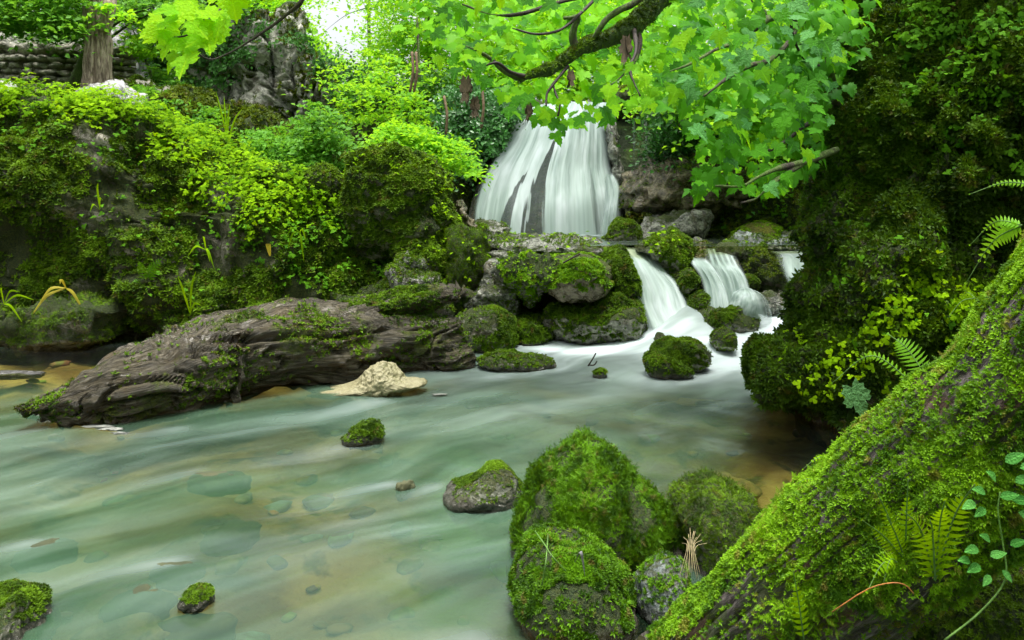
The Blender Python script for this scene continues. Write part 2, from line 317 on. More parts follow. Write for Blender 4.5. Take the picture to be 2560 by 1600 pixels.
# ------------------------------------------------------------------ ground and water
def terr(X, Y):
    X = np.asarray(X, float); Y = np.asarray(Y, float); P3 = np.c_[X.ravel(), Y.ravel(), np.zeros(X.size)]
    n = fbm(P3 * .35, 4).reshape(X.shape); n2 = fbm(P3 * 2.3 + 4, 3).reshape(X.shape)
    z = -.34 + .07*n2 + .22*np.exp(-((X+4.6)/2.2)**2 - ((Y-6.9)/1.3)**2)
    z = z + 1.22 * sstep(8.6, 9.4, Y)                                     # upper pool floor
    z = z + 2.0 * sstep(12.8, 13.6, Y)                                    # cliff step
    zp = .9 + 1.65*sstep(-2.2, -6.2, X) + .45*sstep(-6.2, -10, X) + .35*sstep(13, 15, Y) + .12*n
    z = z + (zp - z) * sstep(-1.2, -3.0, X) * sstep(9.2, 10.2, Y)          # plateau behind the left bank
    z = z + 3.0 * sstep(-6.2, -7.5, X) * sstep(4.5, 8.0, Y) * (1 - sstep(9.2, 10.2, Y))
    z = z + 3.2 * sstep(2.6, 4.6, X - .38*np.maximum(Y-5.7, 0)) * sstep(3.0, 4.6, Y) * (1 - sstep(11, 13, Y)) + 2.0*sstep(1.7, 3.5, X)*(1-sstep(3.0, 4.6, Y))
    z = z + 2.6*sstep(14.5, 34, Y) + 4.5*sstep(10, 24, np.abs(X)) + 5.5 * sstep(-.5, -9, Y) + 10*sstep(40, 150, np.hypot(X, Y))
    return z + .3*n*sstep(14, 20, np.hypot(X, Y-4))
def grid(xs, ys, zf):
    X, Y = np.meshgrid(xs, ys); Z = zf(X, Y); V = np.c_[X.ravel(), Y.ravel(), Z.ravel()]; a = np.arange((len(ys)-1)*(len(xs)-1)); r, c = a // (len(xs)-1), a % (len(xs)-1)
    i = r*len(xs) + c; return V, np.c_[i, i+1, i+len(xs)+1, i+len(xs)]
xs = np.r_[np.linspace(-200, -14, 24)[:-1], np.linspace(-14, 14, 260), np.linspace(14, 200, 24)[1:]]
ys = np.r_[np.linspace(-200, -6, 24)[:-1], np.linspace(-6, 26, 300), np.linspace(26, 260, 24)[1:]]
gv, gf = grid(xs, ys, terr)
s = M('stream_bed_and_forest_floor'); p = s.pos(); zz = s.n('SeparateXYZ', ins={0: p}).outputs[2]; v = s.n('TexVoronoi', ins={'Vector': p, 'Scale': 5.0}); ve = s.n('TexVoronoi', feature='DISTANCE_TO_EDGE', ins={'Vector': p, 'Scale': 5.0}).outputs[0]
bed = s.mix(s.mr(s.noise(p, 1.4, 4), .4, .62), (.16, .10, .035), (.40, .31, .14)); bed = s.mix(s.mr(s.noise(p, 4.5, 4), .54, .68, 0, .8), bed, (.05, .055, .02))
soil = s.mix(s.mr(s.noise(p, 3, 5), .4, .6), (.015, .028, .006), (.05, .085, .014))
g_mat = s.done(s.pr(s.mix(s.mr(zz, .0, .15), bed, soil), .85, s.bump(s.noise(p, 14, 5), .7, .05)))
tag(obj('ground', mesh_np('ground', gv, gf, g_mat)), kind='structure')

WAKES = [(-.95,4.72,.5,.07,.55),(-1.75,4.2,.5,.05,.35),(-.62,4.0,.35,.05,.6),(-.4,3.97,.3,.05,.5),(-1.4,3.14,.5,.04,.5),(-2.1,3.3,.3,.05,.4),(-.45,6.85,.6,.12,.5),(-.1,6.5,.5,.08,.4),(.75,6.4,.4,.06,.4),(1.3,6.5,.7,.16,.3),(-1.0,5.7,1.2,.10,.5),(-2.2,5.0,1.0,.09,.4),(-.15,2.62,.5,.07,.6),(-.3,2.5,.5,.05,.5),(-3.1,5.0,.5,.07,.4),(.0,3.75,.4,.05,.25),(2.3,7.2,.5,.1,.4)]
def foam_at(X, Y):                              # how much air the water carries
    d = lambda x, y, a, b: np.exp(-((X-x)/a)**2 - ((Y-y)/b)**2)
    f = 1.2*d(1.9, 7.9, 1.3, .95) + 1.1*d(2.9, 7.7, 1.0, 1.1) + .95*d(.6, 7.75, 1.2, .42) + .45*d(1.7, 6.6, 1.3, .7) + .32*d(.3, 6.7, 1.4, .5) + .20*d(.5, 5.5, 1.5, .8)
    for x, y, l, w_, a in WAKES:                # white water trailing downstream of each rock
        u = -(X-x)*.78 - (Y-y)*.63; v = (X-x)*.63 - (Y-y)*.78; v = v + .06*np.sin(u*3 + x*9); f += .62*a*np.exp(-(np.maximum(-u, 0)/.06)**2)*np.exp(-np.maximum(u, 0)/(l*.8))*np.exp(-(v/(w_*(1+1.8*np.maximum(u, 0))))**2)
    return np.clip(f, 0, 1)
def milk_at(X, Y):                              # how cloudy it is
    m = .72 - .9*np.exp(-((X-2.0)/.75)**2 - ((Y-4.6)/.95)**2) - .8*np.exp(-((X-1.3)/.6)**2 - ((Y-3.6)/.6)**2)
    m -= .8*np.exp(-((X+4.2)/2.0)**2 - ((Y-7.0)/1.35)**2)
    m -= .62*np.exp(-((X-.33)/.36)**2 - ((Y-2.5)/.45)**2)
    m -= .22*np.exp(-((X+.75)/.95)**2 - ((Y-2.8)/.6)**2) + .22*np.exp(-((X+1.9)/.9)**2 - ((Y-4.4)/.5)**2)
    return np.clip(m, .03, 1)
def m_water(name):
    s = M(name); p = s.pos(); fo, mi = s.attr('foam'), s.attr('milk')
    q = s.n('VectorMath', operation='ADD', ins={0: p, 1: s.n('VectorMath', operation='SCALE', ins={0: s.n('TexNoise', ins={'Vector': p, 'Scale': .8, 'Detail': 2.0}).outputs[1], 3: .55}).outputs[0]}).outputs[0]
    st = s.mapv(s.mapv(q, rot=(0, 0, R(-40))), (.34, 1.7, 1)); a = s.noise(st, 1.0, 2, .45, .2); b = s.noise(st, 2.8, 2, .5, .1); c = s.noise(s.mapv(s.mapv(q, rot=(0, 0, R(-33))), (.9, 1.5, 1)), 1.1, 3, .5)
    sk = s.math('ADD', s.math('MULTIPLY', a, .65), s.math('MULTIPLY', b, .35))
    foam = s.math('ADD', s.math('MULTIPLY', fo, s.mr(sk, .30, .62, .55, 1.2)), s.mr(sk, .48, .78, 0, .22), clamp=True)
    mk = s.math('MULTIPLY', mi, s.mr(c, .32, .62, .62, 1.12), clamp=True)
    mcol = s.mix(s.mr(b, .35, .65), (.036, .090, .046), (.078, .152, .092)); mcol = s.mix(foam, mcol, (.50, .58, .60))
    fac = s.math('MAXIMUM', s.math('MULTIPLY', mk, .93), foam, clamp=True); fac = s.math('MULTIPLY', fac, s.mr(mi, .03, .35, .1, 1))
    nr = s.bump(s.math('ADD', b, s.math('MULTIPLY', a, 1.5)), .22, .04)
    milk = s.pr(mcol, s.mix(foam, (.22,)*3, (.6,)*3), nr, .5)
    tr = s.n('BsdfTransparent', ins={0: (.70, .72, .48)}).outputs[0]; gl = s.n('BsdfGlossy', ins={'Color': (.9, .95, 1), 'Roughness': .18, 'Normal': nr}).outputs[0]
    cw = s.n('MixShader', ins={0: s.n('Fresnel', ins={0: 1.33, 1: nr}).outputs[0], 1: tr, 2: gl}).outputs[0]
    return s.done(s.n('MixShader', ins={0: fac, 1: cw, 2: milk}).outputs[0])
WATER = m_water('stream_water')
def wz(X, Y):
    n = fbm(np.c_[(X.ravel()*.77-Y.ravel()*.64)*.9, (X.ravel()*.64+Y.ravel()*.77)*2.2, Y.ravel()*0], 3).reshape(X.shape)
    lift = .36*sstep(7.1, 8.3, Y)*sstep(1.2, 1.9, X) + .10*np.exp(-((X-1.5)/.5)**2-((Y-7.7)/.5)**2)
    return .012*n*sstep(2, 5, Y+2) + lift
wv, wf = grid(np.linspace(-12, 4.6, 330), np.r_[np.linspace(-3, 2.2, 12)[:-1], np.linspace(2.2, 9.0, 250)], wz)
tag(obj('water', mesh_np('water', wv, wf, WATER, attrs={'foam': foam_at(wv[:,0], wv[:,1]), 'milk': milk_at(wv[:,0], wv[:,1])})), 'milky green stream pool', kind='structure')
uv_, uf_ = grid(np.linspace(-1.6, 5.2, 120), np.linspace(8.55, 12.6, 60), lambda X, Y: .985 + .01*fbm(np.c_[X.ravel()*3, Y.ravel()*3, X.ravel()*0], 2).reshape(X.shape))
tag(obj('water', mesh_np('upper_water', uv_, uf_, WATER, attrs={'foam': .65*np.exp(-((uv_[:,1]-11.6)/1.0)**2), 'milk': np.full(len(uv_), .18)})), kind='structure')

# ------------------------------------------------------------------ scatter helpers for moss and leaves
def upmask(lo=-.1, hi=.5, fr=2.5, th=0., sd_=0, soft=.25, base=.04):
    return lambda c, n: base + sstep(lo, hi, n[:, 2]) * sstep(th - soft, th + soft, fbm(c*fr + sd_, 3))
def moss(parent, V, F, n, size, mat=None, mask=None, T=None, seed=0, bias=(0,0,.5), name='moss', jit=.55, vary=.5, lift=0., face=-.25, off=(0,0,0)):
    mat = mat or MOSS_MID; p, nr = sample(V, F, n, mask, seed, face); q_ = p[:, 2] > .035; p, nr = p[q_], nr[q_]; rg = np.random.default_rng(seed+5)
    if not len(p): return
    ax = nr + np.array(bias) + rg.normal(size=p.shape)*jit*.6; t, tf = T or T_MOSS
    v, f, tint = stamp(t, tf, p + nr*lift, ax, size*(1 - vary/2 + vary*rg.random(len(p))), seed)
    cl = fbm(np.repeat(p, len(t), 0)*6 + seed, 2)*.3 + .5
    return tag(obj(name, mesh_np(name, v - np.array(off), f, mat, False, {'tint': np.clip(tint*.6 + cl*.4, 0, 1)}), parent), kind='stuff')
def rock(name, label, cat, pts, Y, df, mat, nm=0, ms=.03, mm=None, group=None, mask=None, T=None, mb=(0,0,.5), jit=.55, face=-.25, **kw):
    V, F = blob(pts, Y, df, **kw); base = V.mean(0); base = np.array([base[0], base[1], V[:, 2].min()])
    o = obj(name, mesh_np(name, V - base, F, mat)); o.location = base; tag(o, label, cat, group)
    if nm: moss(o, V, F, nm, ms, mm, mask or upmask(-.2, .5, 2.5, 0, kw.get('seed', 0)), T, kw.get('seed', 0), mb, jit=jit, face=face, off=base)
    return o, V, F
# ------------------------------------------------------------------ cliffs and banks
def seen(f, c):                                 # fewer tufts where the rock runs on outside the view
    x, y = 512 + c[:, 0]*F_PX/c[:, 1], HY + (CAMH-c[:, 2])*F_PX/c[:, 1]; return f * np.where((x > -40) & (x < 1064) & (y > -30) & (y < 660), 1, .12)
def everywhere(c, n): return .35 + sstep(-.5, .6, n[:, 2]) + .4*fbm(c*3, 2).clip(0, 1)
def patchy(sd_, th=0., fr=2.2): return lambda c, n: sstep(th-.2, th+.25, fbm(c*fr + sd_, 3)) * (.3 + sstep(-.5, .4, n[:, 2])) + .015
# left bank
lb, LBV, LBF = rock('mossy_bank', 'tall mossy limestone bank with pale stone showing through, behind the fallen log', 'bank',
    [(-150,98),(-40,100),(0,104),(40,104),(90,106),(140,114),(175,126),(200,142),(235,160),(262,176),(300,182),(345,186),(378,202),(400,236),(412,272),(418,300),(395,335),(250,352),(130,352),(0,356),(-150,360)],
    9.3, 1.25, ROCK_BANK, 62000, .042, MOSS_MID, mask=lambda c, n: seen(patchy(2, -.35)(c, n), c), sub=7, amp=.13, fr=1.7, box=.62, ridge=.06, crack=.05, seed=2, c=(140, 235), T=T_MOSSB, flat=.8, db=1.6)
# right cliff
RCP = [(905,-120),(890,0),(876,44),(860,78),(844,96),(830,112),(822,130),(820,160),(820,210),(819,262),(819,305),(814,330),(800,352),(780,372),(775,392),(800,410),(850,424),(950,450),(1100,480),(1240,300),(1240,-60),(1100,-140)]
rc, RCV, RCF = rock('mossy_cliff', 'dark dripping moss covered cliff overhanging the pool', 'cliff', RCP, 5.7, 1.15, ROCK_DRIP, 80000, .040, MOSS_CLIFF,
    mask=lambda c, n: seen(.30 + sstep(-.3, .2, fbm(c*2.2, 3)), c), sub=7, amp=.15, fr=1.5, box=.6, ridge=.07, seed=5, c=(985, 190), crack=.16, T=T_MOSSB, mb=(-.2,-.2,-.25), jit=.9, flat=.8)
tc, TCV, TCF = rock('mossy_boulder', 'broad mossy foot of rock where the dark cliff meets the pool', 'boulder',
    [(749,392),(750,374),(758,356),(772,343),(790,333),(808,318),(840,310),(900,318),(960,345),(980,400),(930,432),(860,421),(800,408)], 5.45, .55, ROCK_DRIP, 19000, .036, MOSS_CLIFF,
    mask=lambda c, n: .2 + sstep(-.2, .3, fbm(c*2.5+4, 3)), sub=6, amp=.07, fr=2.2, seed=8, T=T_MOSSB, mb=(0,-.2,-.1), jit=.9)
# waterfall cliff behind
cv, CVF = blob([(300,240),(320,150),(380,120),(450,105),(500,104),(560,102),(600,106),(660,108),(720,118),(820,130),(900,180),(900,300),(700,320),(400,320)], 13.9, 1.5, 2.2, 6, .22, 1.2, .6, strata=.05, crack=.08, seed=12, c=(600,200))
hol = np.exp(-((cv[:,0]-2.1)/.55)**4 - ((cv[:,2]-2.35)/.75)**4); cv[:,1] += 1.3*hol*(cv[:,1] < 13.9)
cl = obj('cliff', mesh_np('cliff', cv, CVF, ROCK_DARK)); tag(cl, 'dark rock cliff with a hollow behind the tall waterfall', 'cliff')
moss(cl, cv, CVF, 14000, .06, MOSS_DARK, patchy(4, 0), T_MOSSB, 3)
rock('cliff', 'grey cracked limestone cliff standing in the woods above the left bank', 'cliff',
    [(178,200),(182,110),(190,72),(205,48),(232,32),(262,28),(285,34),(305,50),(330,62),(350,80),(372,96),(392,130),(400,200),(300,215)], 16.5, 1.1, ROCK_CLIFF, 9000, .07, MOSS_DARK, mask=patchy(9, .1), sub=7, amp=.22, fr=1.1, box=.5, crack=.38, strata=.03, seed=21, c=(285,130))
rock('limestone_outcrop', 'pale rounded limestone outcrop behind the drystone wall', 'rock', [(88,100),(92,60),(104,28),(130,20),(145,45),(150,75),(150,105)], 15.2, .6, ROCK_PALE, sub=5, amp=.10, fr=1.5, crack=.06, seed=31)
rock('limestone_outcrop', 'low shaded outcrop at the top left behind the wall', 'rock', [(-40,100),(-30,40),(0,34),(30,42),(52,60),(60,100)], 15.4, .5, ROCK_CLIFF, sub=5, amp=.12, fr=1.5, crack=.06, seed=32)
rock('limestone_boulder', 'smooth grey white boulder on the bank top beside the big trunk', 'boulder', [(82,92),(95,85),(115,82),(130,87),(140,94),(146,106),(120,112),(90,104)], 11.0, .4, ROCK_PALE, sub=5, amp=.04, fr=5, seed=33, strata=.012)
rock('limestone_boulder', 'flat grey boulder half buried at the left end of the bank top', 'boulder', [(-20,82),(0,83),(12,90),(28,94),(32,106),(0,112),(-20,112)], 10.2, .35, ROCK_PALE, sub=4, amp=.05, fr=4, seed=34)
rock('rock_mound', 'green slope falling between the cliff and the left bank', 'bank', [(60,112),(130,92),(160,88),(200,100),(250,120),(300,138),(370,160),(420,190),(420,240),(250,240),(60,200)], 12.4, 1.1, ROCK_MOSS, 9000, .07, MOSS_DARK, sub=6, amp=.16, fr=1.5, seed=35, mask=everywhere)
rock('mossy_ledge', 'flat topped mossy ledge rock at the foot of the left bank', 'rock', [(29,322),(36,306),(48,300.6),(86,299),(121,302),(129,309),(124,323),(124,340),(100,350),(43,350),(30,343)], 8.05, .55, ROCK_MOSS, 5200, .032, MOSS_MID, sub=5, amp=.06, fr=3, seed=36, box=.55, T=T_FROND, mb=(0,0,-.1), mask=upmask(-.5, .3, 3, -.1, 1))
rock('mossy_ledge', 'small mossy ledge cut off by the left edge of the view', 'rock', [(-40,350),(-40,302),(0,300),(22,306),(28,322),(30,343),(0,350)], 8.1, .5, ROCK_MOSS, 2200, .032, MOSS_MID, sub=5, amp=.06, fr=3, seed=37, box=.55, T=T_FROND, mb=(0,0,-.1))
rock('mossy_boulder', 'small rounded brown mossed boulder on the crest of the left bank', 'boulder', [(305,192),(307,172),(320,166),(336,170),(345,182),(344,205),(310,208)], 8.7, .3, ROCK_MOSS, 1400, .03, MOSS_MID, sub=5, amp=.03, fr=5, seed=38, mask=everywhere)
rock('mossy_boulder', 'large hump backed mossy boulder between the bank and the waterfall', 'boulder',
    [(338,215),(346,176),(358,160),(374,151),(403,151),(422,159),(440,173),(451,191),(455,214),(454,240),(448,262),(400,262),(350,260)], 8.9, .75, ROCK_MOSS, 12500, .036, MOSS_MID, sub=6, amp=.07, fr=2.6, seed=39, strata=.03, T=T_MOSSB, mask=upmask(-.5, .35, 1.5, -.15, 4, base=.06), box=.68)
rock('mossy_boulder', 'rounded mossy boulder draped below the hump backed boulder', 'boulder', [(398,246),(403,236),(421,234),(440,245),(451,253),(452,269),(449,280),(430,284),(405,270)], 8.45, .4, ROCK_MOSS, 3600, .030, MOSS_MID, sub=5, amp=.04, fr=3, seed=40, mask=everywhere, T=T_MOSSB)
rock('mossy_pillar', 'column of shaggy moss hanging beside the wet grey slope', 'rock', [(450,232),(458,227),(470,228),(481,232),(486,246),(484,262),(479,278),(468,296),(452,304),(444,286),(450,260)], 8.35, .42, ROCK_MOSS, 5600, .030, MOSS_MID, sub=5, amp=.05, fr=3, seed=41, mask=everywhere, T=T_FROND, mb=(0,0,-.5))
rock('wet_rock', 'wet rounded slab tucked under the draped mossy boulder', 'rock', [(395,256),(407,250),(426,258),(432,269),(420,275),(395,272)], 8.15, .3, ROCK_WET, 500, .025, MOSS_MID, sub=5, amp=.02, fr=5, seed=42, strata=.012)
rock('wet_rock', 'shiny layered slab stepping down just above the split log end', 'rock', [(388,266),(400,262),(418,267),(440,274),(443,283),(425,290),(395,288)], 8.0, .35, ROCK_WET, 500, .025, MOSS_MID, sub=5, amp=.025, fr=5, seed=43, strata=.012)
rock('mossy_boulder', 'dark mossy mass at the foot of the bank behind the log tip', 'boulder', [(330,290),(390,280),(440,280),(462,290),(466,312),(460,335),(330,335)], 8.3, .4, ROCK_DARK, 2600, .03, MOSS_MID, sub=5, amp=.06, fr=3, seed=44)
rock('brown_boulder', 'dark knobbly boulder left of the waterfall foot', 'boulder', [(452,228),(454,200),(462,197),(469,203),(472,216),(476,228),(470,236)], 9.3, .3, ROCK_BROWN, sub=5, amp=.05, fr=4, seed=45)
rock('wet_rock', 'low wet rock in front of the left edge of the waterfall', 'rock', [(470,232),(473,223),(490,221.5),(507,226),(511,236),(505,242),(480,242)], 9.9, .35, ROCK_WET, 300, .03, MOSS_MID, sub=5, amp=.03, fr=4, seed=46, strata=.02)
# centre ledge
rock('ledge_slab', 'long layered wet slab along the top of the overhanging ledge', 'rock', [(480,243),(486,237),(512,236),(540,235.6),(568,235.6),(585,240),(607,245),(612,252),(600,255),(566,253),(540,252),(514,249),(486,248)], 9.2, .9, ROCK_WET, 900, .028, MOSS_MID, sub=6, amp=.035, fr=4, seed=50, strata=.045, mask=upmask(-.6, .0, 3, .1, 3), c=(548,247), box=.55)
rock('ledge_slab', 'thin rippled wet slab just under the left end of the top slab', 'rock', [(484,250),(500,247),(518,249),(524,256),(516,262),(490,262)], 8.7, .45, ROCK_WET, sub=5, amp=.02, fr=5, seed=51, strata=.02)
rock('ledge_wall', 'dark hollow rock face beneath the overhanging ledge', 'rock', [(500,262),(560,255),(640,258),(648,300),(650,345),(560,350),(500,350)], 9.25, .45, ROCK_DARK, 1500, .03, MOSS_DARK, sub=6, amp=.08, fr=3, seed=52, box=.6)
rock('wet_rock', 'glistening grey rock chute running down left of the overhang', 'rock', [(462,306),(472,292),(482,280),(486,266),(492,258),(506,262),(513,276),(517,296),(516,310),(508,320),(482,316)], 8.3, .38, ROCK_WET, 600, .025, MOSS_MID, sub=6, amp=.045, fr=4, seed=53, box=.8)
rock('mossy_shelf', 'lumpy moss shelf at the middle of the ledge', 'rock', [(490,264),(498,256),(512,253),(530,256),(548,256),(566,258),(572,270),(562,282),(548,290),(540,296),(530,303),(522,296),(514,284),(503,272)], 8.35, .55, ROCK_MOSS, 7500, .026, MOSS_LOG, sub=6, amp=.06, fr=4, seed=54, mask=upmask(-.45, .2, 2, -.3, 4), T=T_MOSSB, box=.65)
rock('mossy_boulder', 'bulging moss topped boulder hanging over the hollow', 'boulder', [(540,280),(546,268),(558,260),(572,254),(584,251.5),(598,256),(608,268),(611,282),(603,293),(586,299),(562,298),(546,290)], 8.2, .6, m_rock('tufa_under_moss', a=(.10,.08,.05), b=(.26,.22,.15), moss=.50, bias=.9, mcol=(.04,.07,.01), mcol2=(.12,.14,.015)), 7500, .026, MOSS_LOG, sub=6, amp=.03, fr=3.4, seed=55, mask=upmask(-.12, .3, 2, -.6, 4, base=0), T=T_MOSSB)
rock('mossy_boulder', 'upright mossy rock between the bulging boulder and the left cascade', 'boulder', [(600,262),(606,253),(620,252),(630,266),(635,281),(638,300),(616,304),(607,282)], 8.5, .4, ROCK_MOSS, 3600, .026, MOSS_MID, sub=5, amp=.05, fr=3, seed=56, mask=upmask(-.4, .3, 3, -.1, 4))
rock('wet_rock', 'dark wet rock sloping into the foam below the left cascade', 'rock', [(548,322),(554,310),(583,310),(604,299),(618.6,296),(637,302),(645,316),(651,333),(645,342),(618,344),(561,343)], 8.2, .55, ROCK_HALF, 3800, .026, MOSS_MID, sub=6, amp=.05, fr=3, seed=57)
rock('mossy_boulder', 'low mossy boulder at the waterline under the hollow', 'boulder', [(505,322),(513,317),(525,319),(540,323),(551,333),(545,345),(515,347)], 8.15, .35, ROCK_MOSS, 2400, .026, MOSS_MID, sub=5, amp=.04, fr=3, seed=58)
rock('mossy_boulder', 'wet topped mossy boulder against the split end of the log', 'boulder', [(460,316),(466,311),(483,309),(497,310),(507,319),(512,333),(512,346),(490,352),(462,352)], 7.75, .38, ROCK_HALF, 2900, .026, MOSS_MID, sub=6, amp=.035, fr=3, seed=59, mask=upmask(-.6, .1, 3, 0, 4), box=.62)
# right of the fall
rock('brown_boulder', 'large wet brown rock leaning beside the foot of the waterfall', 'boulder', [(617,211),(620,190),(636,179),(646,170),(657,161),(690,150),(740,150),(760,190),(740,215),(680,222),(642,214)], 11.3, .9, ROCK_BROWN, 900, .04, MOSS_MID, sub=6, amp=.09, fr=2, seed=60, strata=.05)
rock('wet_rock', 'small ledge of rock in the dark hollow right of the waterfall', 'rock', [(622,178),(630,172),(645,170),(650,180),(640,188),(624,187)], 11.9, .4, ROCK_BROWN, sub=5, amp=.04, fr=4, seed=61)
rock('mossy_slope', 'shaded olive mossy slope behind the cascades', 'bank', [(660,246),(670,222),(690,196),(720,180),(760,172),(850,150),(930,170),(930,260),(760,262)], 11.4, .8, ROCK_DRIP, 8000, .045, MOSS_DARK, sub=6, amp=.14, fr=1.8, seed=62, mask=everywhere)
rock('mossy_boulder', 'dark mossy boulder at the right foot of the waterfall', 'boulder', [(599,240),(606,234),(614,227),(632,220.5),(638,228),(640,246),(605,246)], 10.1, .4, ROCK_HALF, 1300, .03, MOSS_MID, sub=5, amp=.04, fr=3, seed=63)
rock('wet_rock', 'broad grey wet slab behind the pointed boulder', 'rock', [(634,246),(637,228),(648,217),(668,213),(690,206),(705,214),(700,244)], 10.5, .5, ROCK_WET, sub=5, amp=.05, fr=3, seed=64, strata=.04)
rock('mossy_boulder', 'pointed mossy boulder dividing the left and middle cascades', 'boulder', [(634,248),(646,237),(660,231),(672,226.5),(679,230),(685,239),(690,250),(693,268),(688,280),(672,280),(655.5,268),(646,256)], 8.9, .5, ROCK_HALF, 4200, .028, MOSS_MID, sub=6, amp=.035, fr=3, seed=65, mask=lambda c, n: sstep(-.1, .25, n[:, 0]+.2*n[:, 2]-n[:, 1]*.6-.1))
rock('mossy_boulder', 'upper of two stacked mossy stones between the cascades', 'boulder', [(673,282),(675,272),(686,266.5),(693.5,269),(698,279),(694,290),(683,297),(676,292)], 8.45, .28, ROCK_HALF, 1500, .024, MOSS_MID, sub=5, amp=.02, fr=4, seed=66, box=.6)
rock('mossy_boulder', 'lower of two stacked mossy stones between the cascades', 'boulder', [(686,306),(689,294),(700,288),(708,294),(707,305),(702,313),(690,315)], 8.25, .25, ROCK_HALF, 1100, .024, MOSS_MID, sub=5, amp=.02, fr=4, seed=67, box=.65)
rock('mossy_boulder', 'long mossy rock awash in foam below the middle cascade', 'boulder', [(696,322),(698,312),(706,308),(722,309),(735,306.5),(748,311),(756,320),(757,330),(730,334),(702,330)], 7.95, .33, ROCK_HALF, 1800, .024, MOSS_MID, sub=5, amp=.03, fr=4, seed=68)
rock('mossy_boulder', 'bright yellow green blocky boulder on top of the right ledge', 'boulder', [(733,244),(736,234),(742,226),(752,223),(776,225),(780,233),(781,246)], 10.0, .5, m_rock('yellow_moss_rock', a=(.15,.14,.09), b=(.4,.36,.26), moss=.75, mcol=(.10,.12,.012), mcol2=(.28,.27,.02)), 900, .03, MOSS_LOG, sub=5, amp=.03, fr=3, seed=69, box=.55)
rock('ledge_slab', 'broken limestone shelf behind the right cascade', 'rock', [(722,250),(730,242),(745,236),(775,236),(800,238),(815,240),(815,254),(770,256)], 9.5, .6, ROCK_GREY, 900, .025, MOSS_MID, sub=6, amp=.05, fr=4, seed=70, strata=.05)
rock('ledge_slab', 'low wet shelf at the lip of the middle cascade', 'rock', [(712,250),(722,245),(743,241),(757,246),(762,253),(758,262),(748,268),(738,266),(728,255)], 8.95, .45, ROCK_HALF, 900, .025, MOSS_MID, sub=6, amp=.04, fr=4, seed=71, strata=.04)
rock('ledge_slab', 'row of small wet stones along the upper pool edge', 'rock', [(684,244),(690,239),(700,240),(712,245),(722,246),(722,252),(688,251)], 9.4, .3, ROCK_WET, sub=5, amp=.04, fr=7, seed=72)
rock('ledge_wall', 'wet brown rock face behind the threads of the middle cascade', 'rock', [(688,252),(700,250),(728,252),(745,268),(748,290),(735,306),(705,306),(694,280)], 8.95, .4, ROCK_BROWN, 500, .03, MOSS_DARK, sub=6, amp=.06, fr=3, seed=73)
rock('ledge_wall', 'dark dripping block between the middle and right cascades', 'rock', [(738,268),(740,256),(753,252),(776,255.5),(780,268),(784,280),(790,290),(782,300),(760,302),(745,290)], 8.75, .4, ROCK_DARK, 1100, .024, MOSS_DARK, sub=6, amp=.05, fr=4, seed=74, box=.6)
rock('mossy_boulder', 'little round mossy stone below the dark dripping block', 'boulder', [(742,282),(745,276),(752,275),(757,280),(757,289),(748,292)], 8.3, .15, ROCK_MOSS, 600, .02, MOSS_MID, sub=4, amp=.01, fr=4, seed=75)
rock('wet_rock', 'wet grey stone beside the domed water at the right', 'rock', [(752,310),(757,294),(768,293),(778,298),(785,308),(785,322),(757,324)], 8.15, .25, ROCK_WET, sub=5, amp=.03, fr=5, seed=76)
rock('wet_rock', 'rounded stone hidden under the domed water', 'rock', [(732,312),(736,298),(747,291),(758,294),(765,306),(765,318),(735,318)], 8.2, .22, ROCK_WET, sub=4, amp=.01, fr=4, seed=77)
rock('wet_rock', 'dark rocks under the foot of the right cascade', 'rock', [(770,300),(785,292),(800,300),(812,320),(800,330),(775,325)], 8.35, .25, ROCK_WET, sub=5, amp=.04, fr=5, seed=78)
rock('ledge_wall', 'rock step under the left cascade', 'rock', [(612,256),(640,250),(668,262),(690,300),(705,345),(650,350),(632,300)], 8.95, .35, ROCK_WET, sub=5, amp=.03, fr=3, seed=79)
rock('ledge_wall', 'rock step under the right cascade', 'rock', [(776,262),(812,258),(830,300),(830,330),(800,330),(785,290)], 9.0, .35, ROCK_WET, sub=5, amp=.03, fr=3, seed=80)
# boulders in the pool
rock('dark_stone', 'small bare dark pointed stone at the edge of the foam', 'stone', [(652,345),(655,337),(659,332),(664,333),(668,341),(667,349),(655,350)], 7.5, .12, ROCK_DARK, sub=4, amp=.015, fr=6, seed=81)
rock('mossy_boulder', 'solitary little mossy stone in the foam toward the right cliff', 'boulder', [(714,340),(718,333),(725,330),(731,333),(735,341),(732,348),(718,348)], 7.3, .15, ROCK_HALF, 600, .02, MOSS_MID, sub=4, amp=.015, fr=5, seed=82)
rock('mossy_boulder', 'square shouldered mossy boulder standing in midstream', 'boulder', [(655,352),(663,345),(672,339),(688,337),(700,342),(706,352),(706,364),(694,369),(668,368),(656,362)], 6.8, .28, ROCK_HALF, 2600, .024, MOSS_MID, sub=6, amp=.02, fr=4, seed=83, box=.62)
rock('mossy_boulder', 'low mossy stone leaning in front of the midstream boulder', 'boulder', [(646,362),(648,356),(656,353),(668,356),(678,362),(692,370),(690,377),(660,379),(648,374)], 6.5, .22, ROCK_MOSS, 1600, .022, MOSS_MID, sub=5, amp=.02, fr=5, seed=84)
rock('mossy_boulder', 'long flat mossy rock awash in the stream just beyond the log', 'boulder', [(476,362),(484,357),(491,354),(506,353),(540,356),(557,363),(554,370),(497,370),(480,367)], 6.85, .22, ROCK_HALF, 2200, .022, MOSS_MID, sub=6, amp=.02, fr=5, seed=85)
rock('mossy_stone', 'tiny dark mossy stone beside the forked twig', 'stone', [(594,373),(600,370.5),(606,372),(608,377),(596,378)], 6.45, .06, ROCK_MOSS, 200, .02, MOSS_MID, sub=4, amp=.01, fr=6, seed=86)
